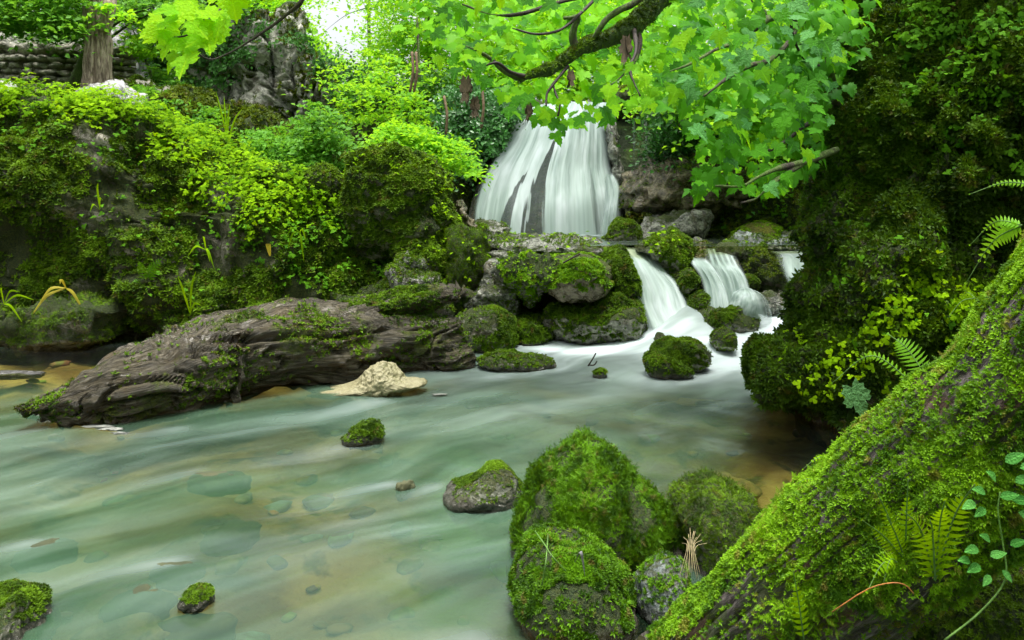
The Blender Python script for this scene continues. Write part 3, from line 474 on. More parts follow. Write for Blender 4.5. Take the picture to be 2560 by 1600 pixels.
rock('mossy_stone', 'low mossy stone alone in the stream below the foam mound', 'stone', [(340,436),(349,429),(361,425),(376,426),(384,435),(378,446),(359,447),(346,444)], 4.72, .12, ROCK_MOSS, 1500, .016, MOSS_MID, sub=5, amp=.015, fr=7, seed=87)
rock('mossy_boulder', 'flat cone shaped stone left of the tall mossy boulder', 'boulder', [(439,497),(441,492),(455,485),(469,480),(480,474),(491,467.5),(503,467.5),(513,477),(521,491),(522,503),(512,514),(500,516),(466,509),(446,503)], 3.85, .2, m_rock('thin_mossed_rock', moss=.56, a=(.10,.11,.08), b=(.26,.27,.20), mcol=(.035,.055,.01), mcol2=(.09,.10,.02)), 3600, .012, MOSS_MID, sub=6, amp=.018, fr=5, seed=88, box=.9)
rock('mossy_boulder', 'tall cone of shaggy moss rising from the near pool', 'boulder', [(503,561),(502,545),(508,528),(512,512),(523,493),(530,472),(540,460),(560,446),(568,438),(581,433),(592,433),(607,441),(623,457),(634,474),(654,490),(672,512),(682,532),(692,552),(690,600),(640,620),(560,620),(512,590)], 3.35, .42, ROCK_MOSS, 20000, .029, MOSS_FG, sub=6, amp=.028, fr=3, ridge=.02, seed=89, box=.82, c=(595,535), T=T_FROND, mb=(0,0,-.35), mask=lambda c, n: .07 + sstep(-.5, .3, n[:, 2])*sstep(-.25, .15, fbm(c*8, 2)), db=.35, jit=.5)
rock('mossy_boulder', 'round moss capped boulder in front of the tall moss cone', 'boulder', [(511,585),(514,572),(520,559),(531,546),(550,541),(583,541),(598,548),(610,561),(624,573),(635,594),(642,612),(642,630),(634,650),(600,668),(560,650),(532,615),(516,598)], 2.85, .3, ROCK_MOSS, 10000, .017, MOSS_FG, sub=6, amp=.02, fr=4, seed=90, box=.8, T=T_MOSS, mb=(0,0,.2), mask=lambda c, n: .04 + sstep(-.25, .35, n[:, 2])*sstep(-.35, .15, fbm(c*9, 2)))
rock('grey_stone', 'angular blue grey lichened stone between the moss boulders and the near log', 'stone', [(641,625),(641,600),(646,582),(652,574),(664,564),(672,562),(680,565),(685,588),(680,612),(665,645),(648,650)], 2.8, .16, ROCK_GREY, 700, .013, MOSS_FG, sub=6, amp=.02, fr=6, seed=91, box=.6)
rock('mossy_boulder', 'dark feathery moss boulder right of the tall moss cone', 'boulder', [(672,515),(672,503),(680,494),(696,488),(720,485),(738,492),(750,500),(764,515),(770,540),(760,580),(720,600),(690,590),(676,550)], 3.3, .35, ROCK_HALF, 8500, .019, MOSS_MID, sub=6, amp=.035, fr=4, seed=92, box=.8, T=T_FROND, mb=(0,0,-.3), mask=everywhere)
rock('mossy_stone', 'small glistening mossy stone in the shallows near the front', 'stone', [(179,601),(184,594),(194,589),(206,588),(212,595),(212,604),(204,609),(188,608)], 2.82, .07, ROCK_MOSS, 800, .009, MOSS_MID, sub=5, amp=.01, fr=12, seed=93)
rock('mossy_boulder', 'wet black and green boulder in the near left corner', 'boulder', [(-30,605),(0,598),(21,597),(31,610),(37,624),(47,634),(44,650),(20,668),(-30,668)], 2.65, .18, ROCK_HALF, 2500, .011, MOSS_MID, sub=6, amp=.02, fr=6, seed=94)
# stones under the water
def sunk(label, X, Y, a, b, h, z, ang, seed, mat, name='submerged_stone'):
    D, F = ico(4); V = np.sign(D)*np.abs(D)**.85; V = V * np.array([a, b, h]) * (1 + .28*fbm(D*1.6+seed, 3))[:, None]
    c, s_ = math.cos(ang), math.sin(ang); V = np.c_[V[:,0]*c-V[:,1]*s_, V[:,0]*s_+V[:,1]*c, V[:,2]]
    o = obj(name, mesh_np(name, V, F, mat)); o.location = (X, Y, z); tag(o, label, 'stone', 'stones lying in the stream')
TANSTONE = m_plain('tan_bed_stone', (.30,.24,.11), .8, (.10,.095,.04), 9, 1.0); OLIVE = m_plain('olive_bed_stone', (.075,.08,.035), .85, (.035,.045,.018), 6)
for args in (('pale tan flat stone lying under clear water near the left corner boulder', -1.40, 2.66, .17, .09, .06, -.065, .5, 1, TANSTONE),
             ('grey stone whose tip breaks the surface near the left corner', -1.42, 2.9, .12, .06, .06, -.052, .4, 2, OLIVE),
             ('green stone just under the surface around the small glistening stone', -1.13, 2.76, .13, .07, .08, -.09, .1, 3, OLIVE),
             ('long olive rock barely breaking the surface in the middle left of the pool', -1.6, 4.15, .16, .07, .06, -.052, .2, 4, OLIVE),
             ('narrow dark stone in the current at the left edge', -2.02, 3.3, .11, .055, .05, -.045, .7, 5, OLIVE),
             ('small green stone with white water running off its left side', -1.37, 3.12, .10, .05, .045, -.04, .2, 6, OLIVE),
             ('sunken olive stone seen between the two streaks of current', -1.3, 3.52, .12, .07, .06, -.07, .3, 7, OLIVE),
             ('small stone tip parting the current at the centre of the pool', -.56, 3.98, .05, .03, .05, -.02, .8, 8, OLIVE),
             ('golden flat stone under the shaded water by the near log', 1.15, 4.2, .20, .12, .08, -.12, .1, 9, TANSTONE),
             ('second golden slab under the shaded water nearer the log', 1.15, 3.75, .15, .08, .08, -.12, .3, 10, TANSTONE),
             ('sunken tan stone in the amber water under the round boulder', .40, 2.55, .13, .10, .06, -.10, .9, 11, TANSTONE),
             ('white flat stone showing in the brown water behind the log', -3.75, 7.6, .14, .10, .05, .0, 0, 12, ROCK_PALE),
             ('thin pale stone in the brown shallows at the left edge', -4.35, 6.6, .30, .10, .035, -.02, .05, 13, ROCK_PALE),
             ('pale stone lying at the left tip of the fallen log', -3.3, 5.4, .17, .10, .06, .0, .3, 14, ROCK_PALE)): sunk(*args)
rg = np.random.default_rng(77); L = []; D, F = ico(2)
for k_ in range(190):
    Y = 2.2 + 6*rg.random()**1.5; X = rg.uniform(-.70, .45)*Y + .3*(Y > 3.5); a_ = rg.random()*3.1; sz = rg.uniform(.03, .10); V = np.sign(D)*np.abs(D)**.8*np.array([sz, sz*.65, sz*.3])*(1+.25*fbm(D*1.5+k_, 2))[:, None]
    V = np.c_[V[:,0]*np.cos(a_)-V[:,1]*np.sin(a_), V[:,0]*np.sin(a_)+V[:,1]*np.cos(a_), V[:,2]] + np.array([X, Y, float(terr(np.array([X]), np.array([Y]))[0])+.01]); L.append((V, F))
V, F = join(L); s_ = M('bed_cobbles'); v_ = s_.n('TexVoronoi', ins={'Vector': s_.pos(), 'Scale': 4.0}).outputs[1]; cob = s_.done(s_.pr(s_.mix(s_.mr(s_.noise(s_.pos(), 6, 4), .35, .65), s_.mix(.35, (.26,.20,.085), v_), (.08,.08,.035)), .7))
tag(obj('pebbles', mesh_np('pebbles', V, F, cob)), 'cobbles lying on the stream bed', kind='stuff')
# ------------------------------------------------------------------ waterfall and cascades
def sheet(left, right, nu, nv, bulge=.0, seed=0, rip=.02, rf=8, sk=1.0):
    """surface between two falling edges, each a list of (px, py, distance)"""
    L = spline([P(*q) for q in left], nv); Rr = spline([P(*q) for q in right], nv); u = np.linspace(0, 1, nu)[None, :, None]
    V = L[:, None]*(1-u) + Rr[:, None]*u; uu = np.broadcast_to(u[..., 0], (nv, nu)); vv = np.broadcast_to(np.linspace(0, 1, nv)[:, None], (nv, nu))
    V = V.reshape(-1, 3); uu = uu.ravel(); vv = vv.ravel()
    V[:, 1] -= bulge*np.sin(np.pi*uu)**.7 + rip*fbm(np.c_[uu*rf, vv*1.3, uu*0+seed], 4 if rf > 12 else 3)
    i = (np.arange(nv-1)[:, None]*nu + np.arange(nu-1)).ravel(); return V, np.c_[i, i+1, i+nu+1, i+nu], uu, vv
def m_veil(name, f1, f2):
    s = M(name); u, v, th = s.attr('u'), s.attr('v'), s.attr('thick'); c = s.n('CombineXYZ', ins={0: s.math('MULTIPLY', u, 1.0), 1: v}).outputs[0]
    n = s.noise(s.mapv(c, (f1, 1.1, 1)), 1, 5, .6, .15); n2 = s.noise(s.mapv(c, (f2, 1.6, 1)), 1, 4, .65); n3 = s.noise(s.mapv(c, (7, 2.2, 1)), 1, 3)
    k = s.math('ADD', s.math('MULTIPLY', n, .6), s.math('MULTIPLY', n2, .4)); a = s.math('MULTIPLY', th, s.mr(k, .26, .56, .66, 1.15), clamp=True)
    col = s.mix(s.mr(k, .33, .66), (.20, .28, .25), (.42, .52, .49)); col = s.mix(s.mr(n3, .45, .70, 0, .8), col, (.58, .66, .67)); col = s.mix(s.mr(n2, .28, .40, .12, 0), col, (.26, .34, .31))
    d = s.pr(col, .55, s.bump(k, .5, .04), .3); t = s.n('BsdfTranslucent', ins={0: (.7, .8, .76)}).outputs[0]
    m1 = s.n('MixShader', ins={0: .25, 1: d, 2: t}).outputs[0]; return s.done(s.n('MixShader', ins={0: a, 1: s.n('BsdfTransparent').outputs[0], 2: m1}).outputs[0])
VEIL = m_veil('falling_water', 16, 70); VEIL_SOFT = m_veil('soft_falling_water', 9, 26)
def fall(label, left, right, nu, nv, thick, name='cascade', cat='waterfall', back=None, **kw):
    V, F, u, v = sheet(left, right, nu, nv, **kw); ed = kw.get('edge', .04)
    e_ = .05 if name == 'waterfall' else .24; t = thick(u, v) * sstep(0, e_, u + .03*fbm(np.c_[u*0+3, v*6, u*0], 2)) * sstep(0, e_, 1-u) * (1 if name == 'waterfall' else 1-.7*sstep(.85, 1, v))
    sc_ = max(.12, (abs(right[-1][0]-left[-1][0]))/150)
    o = tag(obj(name, mesh_np(name, V, F, VEIL if name == 'waterfall' else VEIL_SOFT, attrs={'u': u*sc_ + sum(map(ord, label)) % 7, 'v': v, 'thick': t})), label, cat)
    return o, V, F
hash = lambda s_: sum(map(ord, s_))
LE = [(524,108,12.95),(512,130,12.6),(503,148,12.45),(489,167,12.3),(478,190,12.15),(470,222,11.9),(467,246,11.8)]
RE = [(612,104,12.95),(609,120,12.6),(610,140,12.4),(612,166,12.2),(617,182,12.0),(622,200,11.8),(626,246,11.6)]
def gap(u, v, pts, w0, w1):                    # an opening in the veil running from the lip to the foot
    vs = [q[0] for q in pts]; c = np.interp(v, vs, [q[1] for q in pts]); hw = np.interp(v, vs, [q[2] for q in pts]); n = .012*fbm(np.c_[u*60, v*5, u*0], 2)
    return sstep(vs[0]-.02, vs[0]+.06, v) * (1 - sstep(hw*.75, hw*1.15 + .004, np.abs(u - c + n)))
def th_main(u, v):
    g = gap(u, v, [(.28,.475,.003),(.50,.455,.030),(.70,.43,.058),(.86,.405,.078),(1.0,.395,.092)], 0, 0) + .92*gap(u, v, [(.52,.33,.002),(.68,.28,.018),(.85,.245,.03),(1,.235,.035)], 0, 0)
    g -= .9*gap(u, v, [(.62,.335,.008),(.8,.325,.018),(1,.315,.02)], 0, 0)*1.0 + .55*gap(u, v, [(.5,.37,.004),(.8,.375,.006),(1,.35,.006)], 0, 0)
    g += .25*gap(u, v, [(.25,.86,.01),(.45,.87,.018),(.62,.85,.012)], 0, 0) + .5*gap(u, v, [(.5,.80,.006),(.8,.80,.016),(1,.82,.02)], 0, 0)
    g += .2*gap(u, v, [(.4,.12,.006),(.7,.09,.014),(1,.075,.015)], 0, 0) + .25*gap(u, v, [(.35,.66,.008),(.6,.64,.014),(.9,.65,.006)], 0, 0)
    return np.clip(1.12 - g, .0, 1.2) * (1 - .45*sstep(.80, 1, u)*sstep(.55, .8, v))
wfo, wfV, wfF = fall('tall white waterfall fanning out over its rock face', LE, RE, 300, 200, th_main, 'waterfall', bulge=.55, rip=.035, rf=12)
rL = [(a-3, b+1, c+.22) for a, b, c in LE]; rR = [(a+2, b+1, c+.22) for a, b, c in RE]
rv, rf, ru, rvv = sheet(rL, rR, 160, 160, bulge=.50, rip=.05)
rv[:, 1] -= .05*fbm(rv*5, 4)
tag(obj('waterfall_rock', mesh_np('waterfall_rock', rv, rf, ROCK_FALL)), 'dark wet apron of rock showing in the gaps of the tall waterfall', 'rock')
top = spline([P(612,104,13.0), P(640,112,13.0), P(655,116,13.1)], 6)
rock('ledge_wall', 'narrow dark rock rib along the right edge of the waterfall', 'rock', [(606,120),(612,114),(616,140),(620,165),(625,182),(622,192),(614,190),(610,165)], 12.1, .3, ROCK_WET, sub=5, amp=.05, fr=3, seed=95)
fall('thin side stream spilling right of the tall waterfall foot', [(604,172,11.55),(603,200,11.4),(600,222,11.3),(597,240,11.2)], [(612,172,11.5),(620,186,11.35),(619,205,11.2),(617,240,11.1)], 60, 50, lambda u, v: .75*np.ones_like(u)*sstep(0,.1,v), bulge=.15, rip=.03)
for k_, (x0, a_) in enumerate(((633, .35), (645, .55))):
    fall(('faint single thread of water falling in the dark hollow', 'longer thin thread of water falling in the dark hollow')[k_], [(x0,118,12.6),(x0,145,12.6),(x0-.5,172-4*k_,12.6)], [(x0+2,118,12.6),(x0+2,145,12.6),(x0+1.5,172-4*k_,12.6)], 8, 20, lambda u, v, a_=a_: a_*np.ones_like(u)*sstep(1, .6, v), 'water_thread')
fall('left cascade sweeping down from the upper pool in one broad curve', [(604,247.5,9.6),(616,250,8.95),(626,261,8.5),(634,285,8.25),(637,305,8.1),(645,330,7.85),(640,350,7.6)],
     [(650,246.5,9.6),(656,252,9.0),(664,266,8.6),(684,288,8.35),(694,312,8.1),(712,338,7.8),(728,356,7.5)], 110, 110, lambda u, v: (1.25*sstep(.02, .22, v) + .12) * (1 - .55*np.exp(-((u-.72)/.10)**2)*(1-sstep(.25,.5,v))) * (1-.35*np.exp(-((u-.33)/.05)**2)*sstep(.4,.6,v)*(1-sstep(.7,.85,v))), bulge=.10, rip=.018)
fall('broad left tongue of the middle cascade', [(686,254,8.75),(691,264,8.4),(701,284,8.2),(703,316,7.95)], [(702,254,8.75),(714,266,8.35),(726,286,8.15),(734,316,7.95)], 50, 60, lambda u, v: 1.2*sstep(.05,.3,v), bulge=.06, rip=.02)
fall('right tongue of the middle cascade broken into threads', [(702,247,8.8),(707,262,8.4),(716,280,8.2),(723,314,7.98)], [(732,248,8.8),(741,266,8.35),(749,282,8.15),(755,314,7.98)], 70, 60, lambda u, v: np.clip(.5 + .9*sstep(.25,.5,v) + .9*np.cos(u*19)**6*(v>.03), 0, 1.2)*sstep(0,.06,v), bulge=.06, rip=.03)
V, F = blob([(726,316),(728,304),(734,294),(742,289.5),(749,288.5),(758,291),(765,299),(769,310),(770,324),(726,324)], 8.02, .30, .2, 5, .006, 4, .9, seed=1); D_, _ = ico(5)
tag(obj('cascade', mesh_np('cascade', V, F, VEIL_SOFT, attrs={'u': np.arctan2(D_[:, 0], -D_[:, 1]+.3)*.35 + 2, 'v': D_[:, 2], 'thick': (.72 + .2*fbm(V*7, 2))*sstep(-.9, -.1, D_[:, 2])*(.45+.55*sstep(.55, -.1, D_[:, 0]))})), 'dome of white water sliding over a round hidden stone', 'waterfall')
fall('right cascade curving down against the mossy cliff', [(766,251,8.9),(776,256,8.5),(781,274,8.15),(790,296,8.0),(792,322,7.8)], [(812,250,8.9),(822,256,8.5),(826,275,8.2),(828,300,8.05),(830,322,7.85)], 70, 70, lambda u, v: (.55+.6*sstep(.2,.6,v)), bulge=.12, rip=.04)
fall('low white fan below the right cascade', [(762,300,8.15),(766,315,8.0),(772,330,7.8)], [(800,298,8.2),(808,315,8.0),(812,332,7.8)], 50, 40, lambda u, v: .55*np.ones_like(u)*sstep(0,.3,v), bulge=.08, rip=.05)
# foam
FOAM = m_plain('cream_foam', (.29,.27,.15), .5, (.21,.19,.10), 60, .5)
V, F = blob([(300,394),(330,390),(350,385),(360,378),(367,370),(375,363),(386,361),(394,364),(400,371),(406,378),(418,380),(428,384),(400,392),(370,396),(330,397)], 5.95, .20, .2, 6, .012, 12, 1.0, seed=3, c=(380,385))
tag(obj('foam_mound', mesh_np('foam_mound', V, F, FOAM)), 'mound of cream coloured foam heaped against the fallen log', 'foam')
# ------------------------------------------------------------------ the fallen log in the stream
def log_body(st, rd, seg, amp, seed, n=150, groove=.05, shelf=0):
    """stations (px, top, bottom, distance); depth radius rd"""
    x, t, b, y = [np.interp(np.linspace(0, 1, n), np.linspace(0, 1, len(st)), [q[k] for q in st]) for k in range(4)]
    k_ = np.ones(9)/9; sm = lambda a: np.convolve(np.pad(a, 4, 'edge'), k_, 'valid'); x, t, b, y = map(sm, (x, t, b, y))
    cz = CAMH - ((t+b)/2-HY)*y/F_PX; hz = (b-t)/2*y/F_PX; cx = (x-512)*y/F_PX; rdd = np.interp(np.linspace(0,1,n), np.linspace(0,1,len(rd)), rd)
    d = norm(np.gradient(np.c_[cx, y], axis=0)); pn = np.c_[d[:, 1], -d[:, 0]]; a = np.linspace(0, 2*np.pi, seg, endpoint=False)
    ca, sa = np.sign(np.cos(a))*np.abs(np.cos(a))**.85, np.sign(np.sin(a))*np.abs(np.sin(a))**.85
    V = np.zeros((n, seg, 3)); V[..., 0] = cx[:, None] + pn[:, :1]*rdd[:, None]*ca; V[..., 1] = y[:, None] + rdd[:, None] + pn[:, 1:]*rdd[:, None]*ca; V[..., 2] = cz[:, None] + hz[:, None]*sa
    L = np.linspace(0, 1, n)[:, None]*n*.022 + a*0; V = V.reshape(-1, 3); F = []
    for i in range(n-1):
        for j in range(seg):
            p0, p1 = i*seg+j, i*seg+(j+1) % seg; F += [[p0, p0+seg, p1+seg], [p0, p1+seg, p1]]
    for e, r_ in ((0, 0), (1, n-1)):
        k = len(V); V = np.r_[V, V[r_*seg:(r_+1)*seg].mean(0)[None]]
        F += [[k, r_*seg+j, r_*seg+(j+1) % seg] if e == 0 else [k, r_*seg+(j+1) % seg, r_*seg+j] for j in range(seg)]
    F = np.array(F); N = vnormals(V, F); dirx = norm(np.array([cx[-1]-cx[0], y[-1]-y[0], cz[-1]-cz[0]])); s_ = V @ dirx; pr_ = V - s_[:, None]*dirx
    wv_ = pr_ + .10*np.c_[fbm(np.c_[s_*1.3, s_*0, s_*0]+seed, 2), s_*0, fbm(np.c_[s_*1.1, s_*0+4, s_*0]+seed, 2)]
    q = np.c_[wv_*9, ] + dirx*(s_*1.0)[:, None]
    g = fbm(q + seed, 4, .6); disp = amp*fbm(V*2.2+seed, 3) + groove*(g*.5) + groove*.45*fbm(wv_*24 + dirx*(s_*2.2)[:, None] + seed, 3) - groove*.9*(1-sstep(0, .10, np.abs(fbm(wv_*9 + dirx*(s_*1.1)[:, None] + seed+17, 2)))) - groove*1.3*(1-sstep(0, .16, np.abs(fbm(wv_*4.2 + dirx*(s_*.6)[:, None] + seed+7, 3))))
    V = V + N*disp[:, None]; cyl_ = np.r_[np.c_[np.tile(np.cos(a), n), np.tile(np.sin(a), n), np.repeat(np.arange(n)*.024, seg)], np.zeros((2, 3))]
    LOGAT.append({'ca': cyl_[:, 0], 'sa': cyl_[:, 1], 'len': cyl_[:, 2]}); return V, F
LOGAT = []
def m_log():
    s = M('weathered_log_wood'); p = s.pos(); cv = s.n('CombineXYZ', ins={0: s.attr('ca'), 1: s.attr('sa'), 2: s.attr('len')}).outputs[0]
    q = s.mapv(cv, (7, 7, 1.5)); n = s.noise(q, 1, 8, .68, .9); n2 = s.noise(s.mapv(cv, (30, 30, 4)), 1, 7, .7, .6); n3 = s.noise(p, 3, 5); gr = s.noise(s.mapv(cv, (90, 90, 7)), 1, 4, .7, .3)
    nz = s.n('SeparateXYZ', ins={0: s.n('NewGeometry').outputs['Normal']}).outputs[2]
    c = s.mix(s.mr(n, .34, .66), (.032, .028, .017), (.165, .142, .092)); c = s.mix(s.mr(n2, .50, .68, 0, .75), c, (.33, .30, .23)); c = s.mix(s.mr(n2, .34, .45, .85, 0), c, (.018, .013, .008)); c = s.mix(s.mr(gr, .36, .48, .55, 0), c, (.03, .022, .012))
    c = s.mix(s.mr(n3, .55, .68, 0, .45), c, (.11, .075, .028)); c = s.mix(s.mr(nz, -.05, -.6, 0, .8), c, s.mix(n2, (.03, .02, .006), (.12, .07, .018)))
    mk = s.mr(s.math('ADD', s.math('ADD', s.noise(p, 2.8, 5), s.math('MULTIPLY', s.noise(p, 26, 4), .35)), s.math('MULTIPLY', nz, .05)), .76, .84)
    c = s.mix(s.math('MULTIPLY', mk, .85), c, s.mix(s.mr(s.noise(p, 60, 3), .35, .65), (.03, .05, .005), (.12, .15, .015)))
    ro = s.mix(s.mr(s.noise(p, 2.2, 4), .42, .6), (.12,)*3, (.38,)*3)
    return s.done(s.pr(c, ro, s.bump(s.math('ADD', s.math('ADD', n2, s.math('MULTIPLY', gr, .6)), n), 1.0, .035), .5))
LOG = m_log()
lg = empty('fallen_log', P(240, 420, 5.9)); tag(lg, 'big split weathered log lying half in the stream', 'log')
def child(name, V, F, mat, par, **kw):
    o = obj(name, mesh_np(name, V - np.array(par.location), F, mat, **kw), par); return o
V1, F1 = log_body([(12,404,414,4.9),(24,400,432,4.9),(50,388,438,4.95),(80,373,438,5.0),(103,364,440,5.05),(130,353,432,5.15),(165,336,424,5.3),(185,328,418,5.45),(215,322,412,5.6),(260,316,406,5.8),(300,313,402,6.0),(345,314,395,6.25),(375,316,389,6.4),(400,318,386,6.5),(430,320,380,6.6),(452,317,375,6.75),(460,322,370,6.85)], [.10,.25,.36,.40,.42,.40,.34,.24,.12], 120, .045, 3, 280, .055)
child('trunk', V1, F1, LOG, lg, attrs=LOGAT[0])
V2, F2 = log_body([(175,328,344,5.85),(215,316,342,6.0),(260,308,340,6.15),(300,302,336,6.3),(345,304,330,6.45),(375,299,322,6.6),(405,293,314,6.7),(430,289,309,6.8),(452,288,305,6.85),(464,291,301,6.9),(467,294,298,6.95)], [.16,.20,.20,.17,.14,.08], 80, .03, 9, 200, .05)
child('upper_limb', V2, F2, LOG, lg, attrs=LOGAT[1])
for i_, (v_, f_, n_) in enumerate(((V1, F1, 4200), (V2, F2, 2600))):
    moss(lg, v_, f_, n_, .022, MOSS_MID, lambda c, n: sstep(.12, .4, fbm(c*2.0 + 5, 4))*(.4+sstep(-.3, .5, n[:, 2])) + .02 + .9*sstep(-3.6, -2.6, -c[:, 0]*0 + (-(c[:,0]+5.7)))*0 + .8*np.exp(-((c[:,0]+3.0)/.35)**2)*sstep(-.1,.3,fbm(c*4,2)) + .5*sstep(-1.2,-.5,c[:,0])*sstep(-.1,.4,fbm(c*3.1,3)), T_MOSSB, 60+i_, off=np.array(lg.location))
# ------------------------------------------------------------------ the near mossy log
ax = spline([P(596,772,2.75), P(684,702,2.5), P(756,640,2.36), P(870,544,2.15), P(1000,440,2.0), P(1116,312,1.9), P(1210,190,1.82), P(1320,30,1.75)], 190)
nv_, nf_ = tube(ax, [.21, .22, .225, .23, .235, .24, .24, .24], 120)
N_ = vnormals(nv_, nf_); dr = norm(ax[-1]-ax[0]); s_ = nv_ @ dr; pr_ = nv_ - s_[:, None]*dr
fl_ = np.minimum(np.arange(len(nv_))//120, 189)/189.; an_ = (np.arange(len(nv_)) % 120)/120.*2*np.pi; cyl = np.c_[np.cos(an_)*1.0, np.sin(an_)*1.0, fl_*1.6]
nv_ = nv_ + N_*(.024*fbm(nv_*3.2, 3) + .012*fbm(cyl*np.array([9,9,5.]), 4) - .018*(1-sstep(0, .22, np.abs(fbm(cyl*np.array([7,7,3.]) + .3*fbm(cyl*6, 2)[:, None], 3)))) )[:, None]
nl = empty('mossy_log', (.62, 2.45, 0)); tag(nl, 'thick bright moss covered log slanting across the near right corner', 'log')
s_ = M('split_purple_bark'); cv_ = s_.n('CombineXYZ', ins={0: s_.attr('ca'), 1: s_.attr('sa'), 2: s_.attr('len')}).outputs[0]; q_ = s_.mapv(cv_, (14, 14, 5)); b1, b2 = s_.noise(q_, 1, 7, .7, .6), s_.noise(s_.mapv(cv_, (40, 40, 26)), 1, 5, .7, .3)
pt_ = s_.noise(s_.pos(), 5, 5); c_ = s_.mix(s_.mr(b1, .38, .62), (.018,.012,.010), (.20,.165,.155)); c_ = s_.mix(s_.mr(b2, .5, .7, 0, .6), c_, (.34,.31,.30)); c_ = s_.mix(s_.mr(s_.noise(s_.pos(), 3, 3), .56, .64, 0, .7), c_, (.12,.055,.025)); c_ = s_.mix(s_.mr(pt_, .50, .56, 0, .85), c_, (.035,.055,.008))
BARK_SPLIT = s_.done(s_.pr(c_, .5, s_.bump(s_.math('ADD', b1, s_.math('MULTIPLY', b2, .5)), 1.0, .03)))
nlo_ = child('trunk', nv_, nf_, BARK_SPLIT, nl, attrs={'ca': cyl[:, 0], 'sa': cyl[:, 1], 'len': cyl[:, 2]*2}); nlo = np.array(nl.location)
def logmask(c, n):
    d = .10 + sstep(-.42, .02, fbm(c*3.0 + 2.2, 3)); d *= sstep(-.75, -.1, n[:, 2] + .35*sstep(0, 1, c[:, 2]))
    sA = c @ dr; q = c - sA[:, None]*dr; bare = sstep(-.12, .28, fbm(q*7 + dr*(sA*1.7)[:, None] + 3, 3))
    return d * np.where(c[:, 2] < .45, sstep(.0,.3,-n[:,1]*0+.15+.4*n[:,2])*.12 + .85*bare, .42 + .58*bare)
moss(nl, nv_, nf_, 50000, .0110, MOSS_LOG, logmask, T_MOSS, 70, (0,-.1,.45), 'moss', off=nlo, vary=.8, lift=.004)
moss(nl, nv_, nf_, 24000, .0180, MOSS_LOG, lambda c, n: logmask(c, n)*sstep(-.1, .25, fbm(c*5+3, 2)), T_FROND, 71, (0,-.2,-.1), 'moss', off=nlo, vary=.8)
moss(nl, nv_, nf_, 9000, .022, MOSS_DARK, lambda c, n: sstep(.25, -.5, n[:, 2]), T_FROND, 72, (0,-.1,-1.1), 'hanging_moss', off=nlo)
rock('mossy_boulder', 'dim mossy ground rock under the near log in the bottom right corner', 'boulder', [(880,650),(905,600),(950,575),(1000,560),(1060,560),(1080,700),(880,700)], 2.35, .25, ROCK_DARK, 5000, .014, MOSS_MID, sub=6, amp=.03, fr=5, seed=96, mask=everywhere)
rock('dark_stone', 'dark rock in the shadow beneath the near log', 'stone', [(660,650),(720,620),(800,610),(870,620),(900,700),(660,700)], 2.75, .2, ROCK_DARK, 1500, .014, MOSS_DARK, sub=5, amp=.03, fr=5, seed=97)
# ------------------------------------------------------------------ drystone wall
dw = empty('drystone_wall', P(20, 92, 14)); tag(dw, 'weathered drystone wall on the bank top at the upper left', 'stone wall'); dwl = np.array(dw.location)
stones = []
for k_ in range(6):
    D, F = ico(3); v_ = np.sign(D)*np.abs(D)**.62; v_ = v_*(1+.22*fbm(D*1.5+k_*5, 3))[:, None]; stones.append(mesh_np('stone', v_, F, ROCK_WALL))
x_ = 0
for row in range(7):
    zt = 3.50 + row*.122; x = -9.7 + rnd.random()*.2
    while x < -7.05:
        w_ = rnd.uniform(.15, .34) if row < 6 else rnd.uniform(.22, .36); h_ = .125 if row < 6 else rnd.uniform(.17, .27)
        o = bpy.data.objects.new('stone', rnd.choice(stones)); COL.objects.link(o); o.parent = dw
        zz_ = zt - .03*(x+9.7) - dwl[2] + (.06 if row == 6 else 0); o.location = (x + w_/2 - dwl[0], 14 + rnd.uniform(-.04, .04) - dwl[1], zz_ + rnd.uniform(-.01, .01))
        o.scale = (w_*.54, .2, h_*.52 * rnd.uniform(.9, 1.1)); o.rotation_euler = (rnd.uniform(-.1,.1), rnd.uniform(-.13,.13) + (rnd.uniform(-.5,.5) if row == 6 else 0), rnd.uniform(-.2,.2)); x += w_*.97
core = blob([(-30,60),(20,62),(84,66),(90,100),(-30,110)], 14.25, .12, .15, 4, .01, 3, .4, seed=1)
child('core', core[0], core[1], m_plain('wall_shadow_earth', (.03,.028,.02)), dw)  # dark earth core, shade between the stones put into its colour
rock('low_wall', 'moss grown low wall running down behind the grey boulder right of the trunk', 'stone wall', [(112,90),(116,78),(130,80),(150,84),(180,92),(210,108),(210,125),(150,115),(115,100)], 12.6, .3, ROCK_WALL, 1800, .04, MOSS_MID, sub=5, amp=.07, fr=4, seed=98)
# ------------------------------------------------------------------ trees
def leaves_mesh(name, pts, nrm, size, T, mat, parent, seed=0, flip=None, vary=.5, kind='stuff', tintb=None, smooth=False):
    rg = np.random.default_rng(seed); t, tf = T
    v, f, ti = stamp(t, tf, pts, nrm, size*(1-vary/2+vary*rg.random(len(pts))), seed, flip)
    if tintb is not None: ti = np.clip(ti*.6 + np.repeat(tintb, len(t))*.4, 0, 1)
    off = np.array(parent.location) if parent else 0
    return tag(obj(name, mesh_np(name, v-off, f, mat, smooth, {'tint': ti}), parent), kind=kind)
def in_poly(poly, n, rg):
    q = np.array(poly, float); lo, hi = q.min(0), q.max(0); out = []
    while len(out) < n:
        x, y = lo + (hi-lo)*rg.random(2); c = False
        for i in range(len(q)):
            a, b = q[i], q[i-1]
            if (a[1] > y) != (b[1] > y) and x < (b[0]-a[0])*(y-a[1])/(b[1]-a[1]) + a[0]: c = not c
        if c: out.append((x, y))
    return np.array(out)
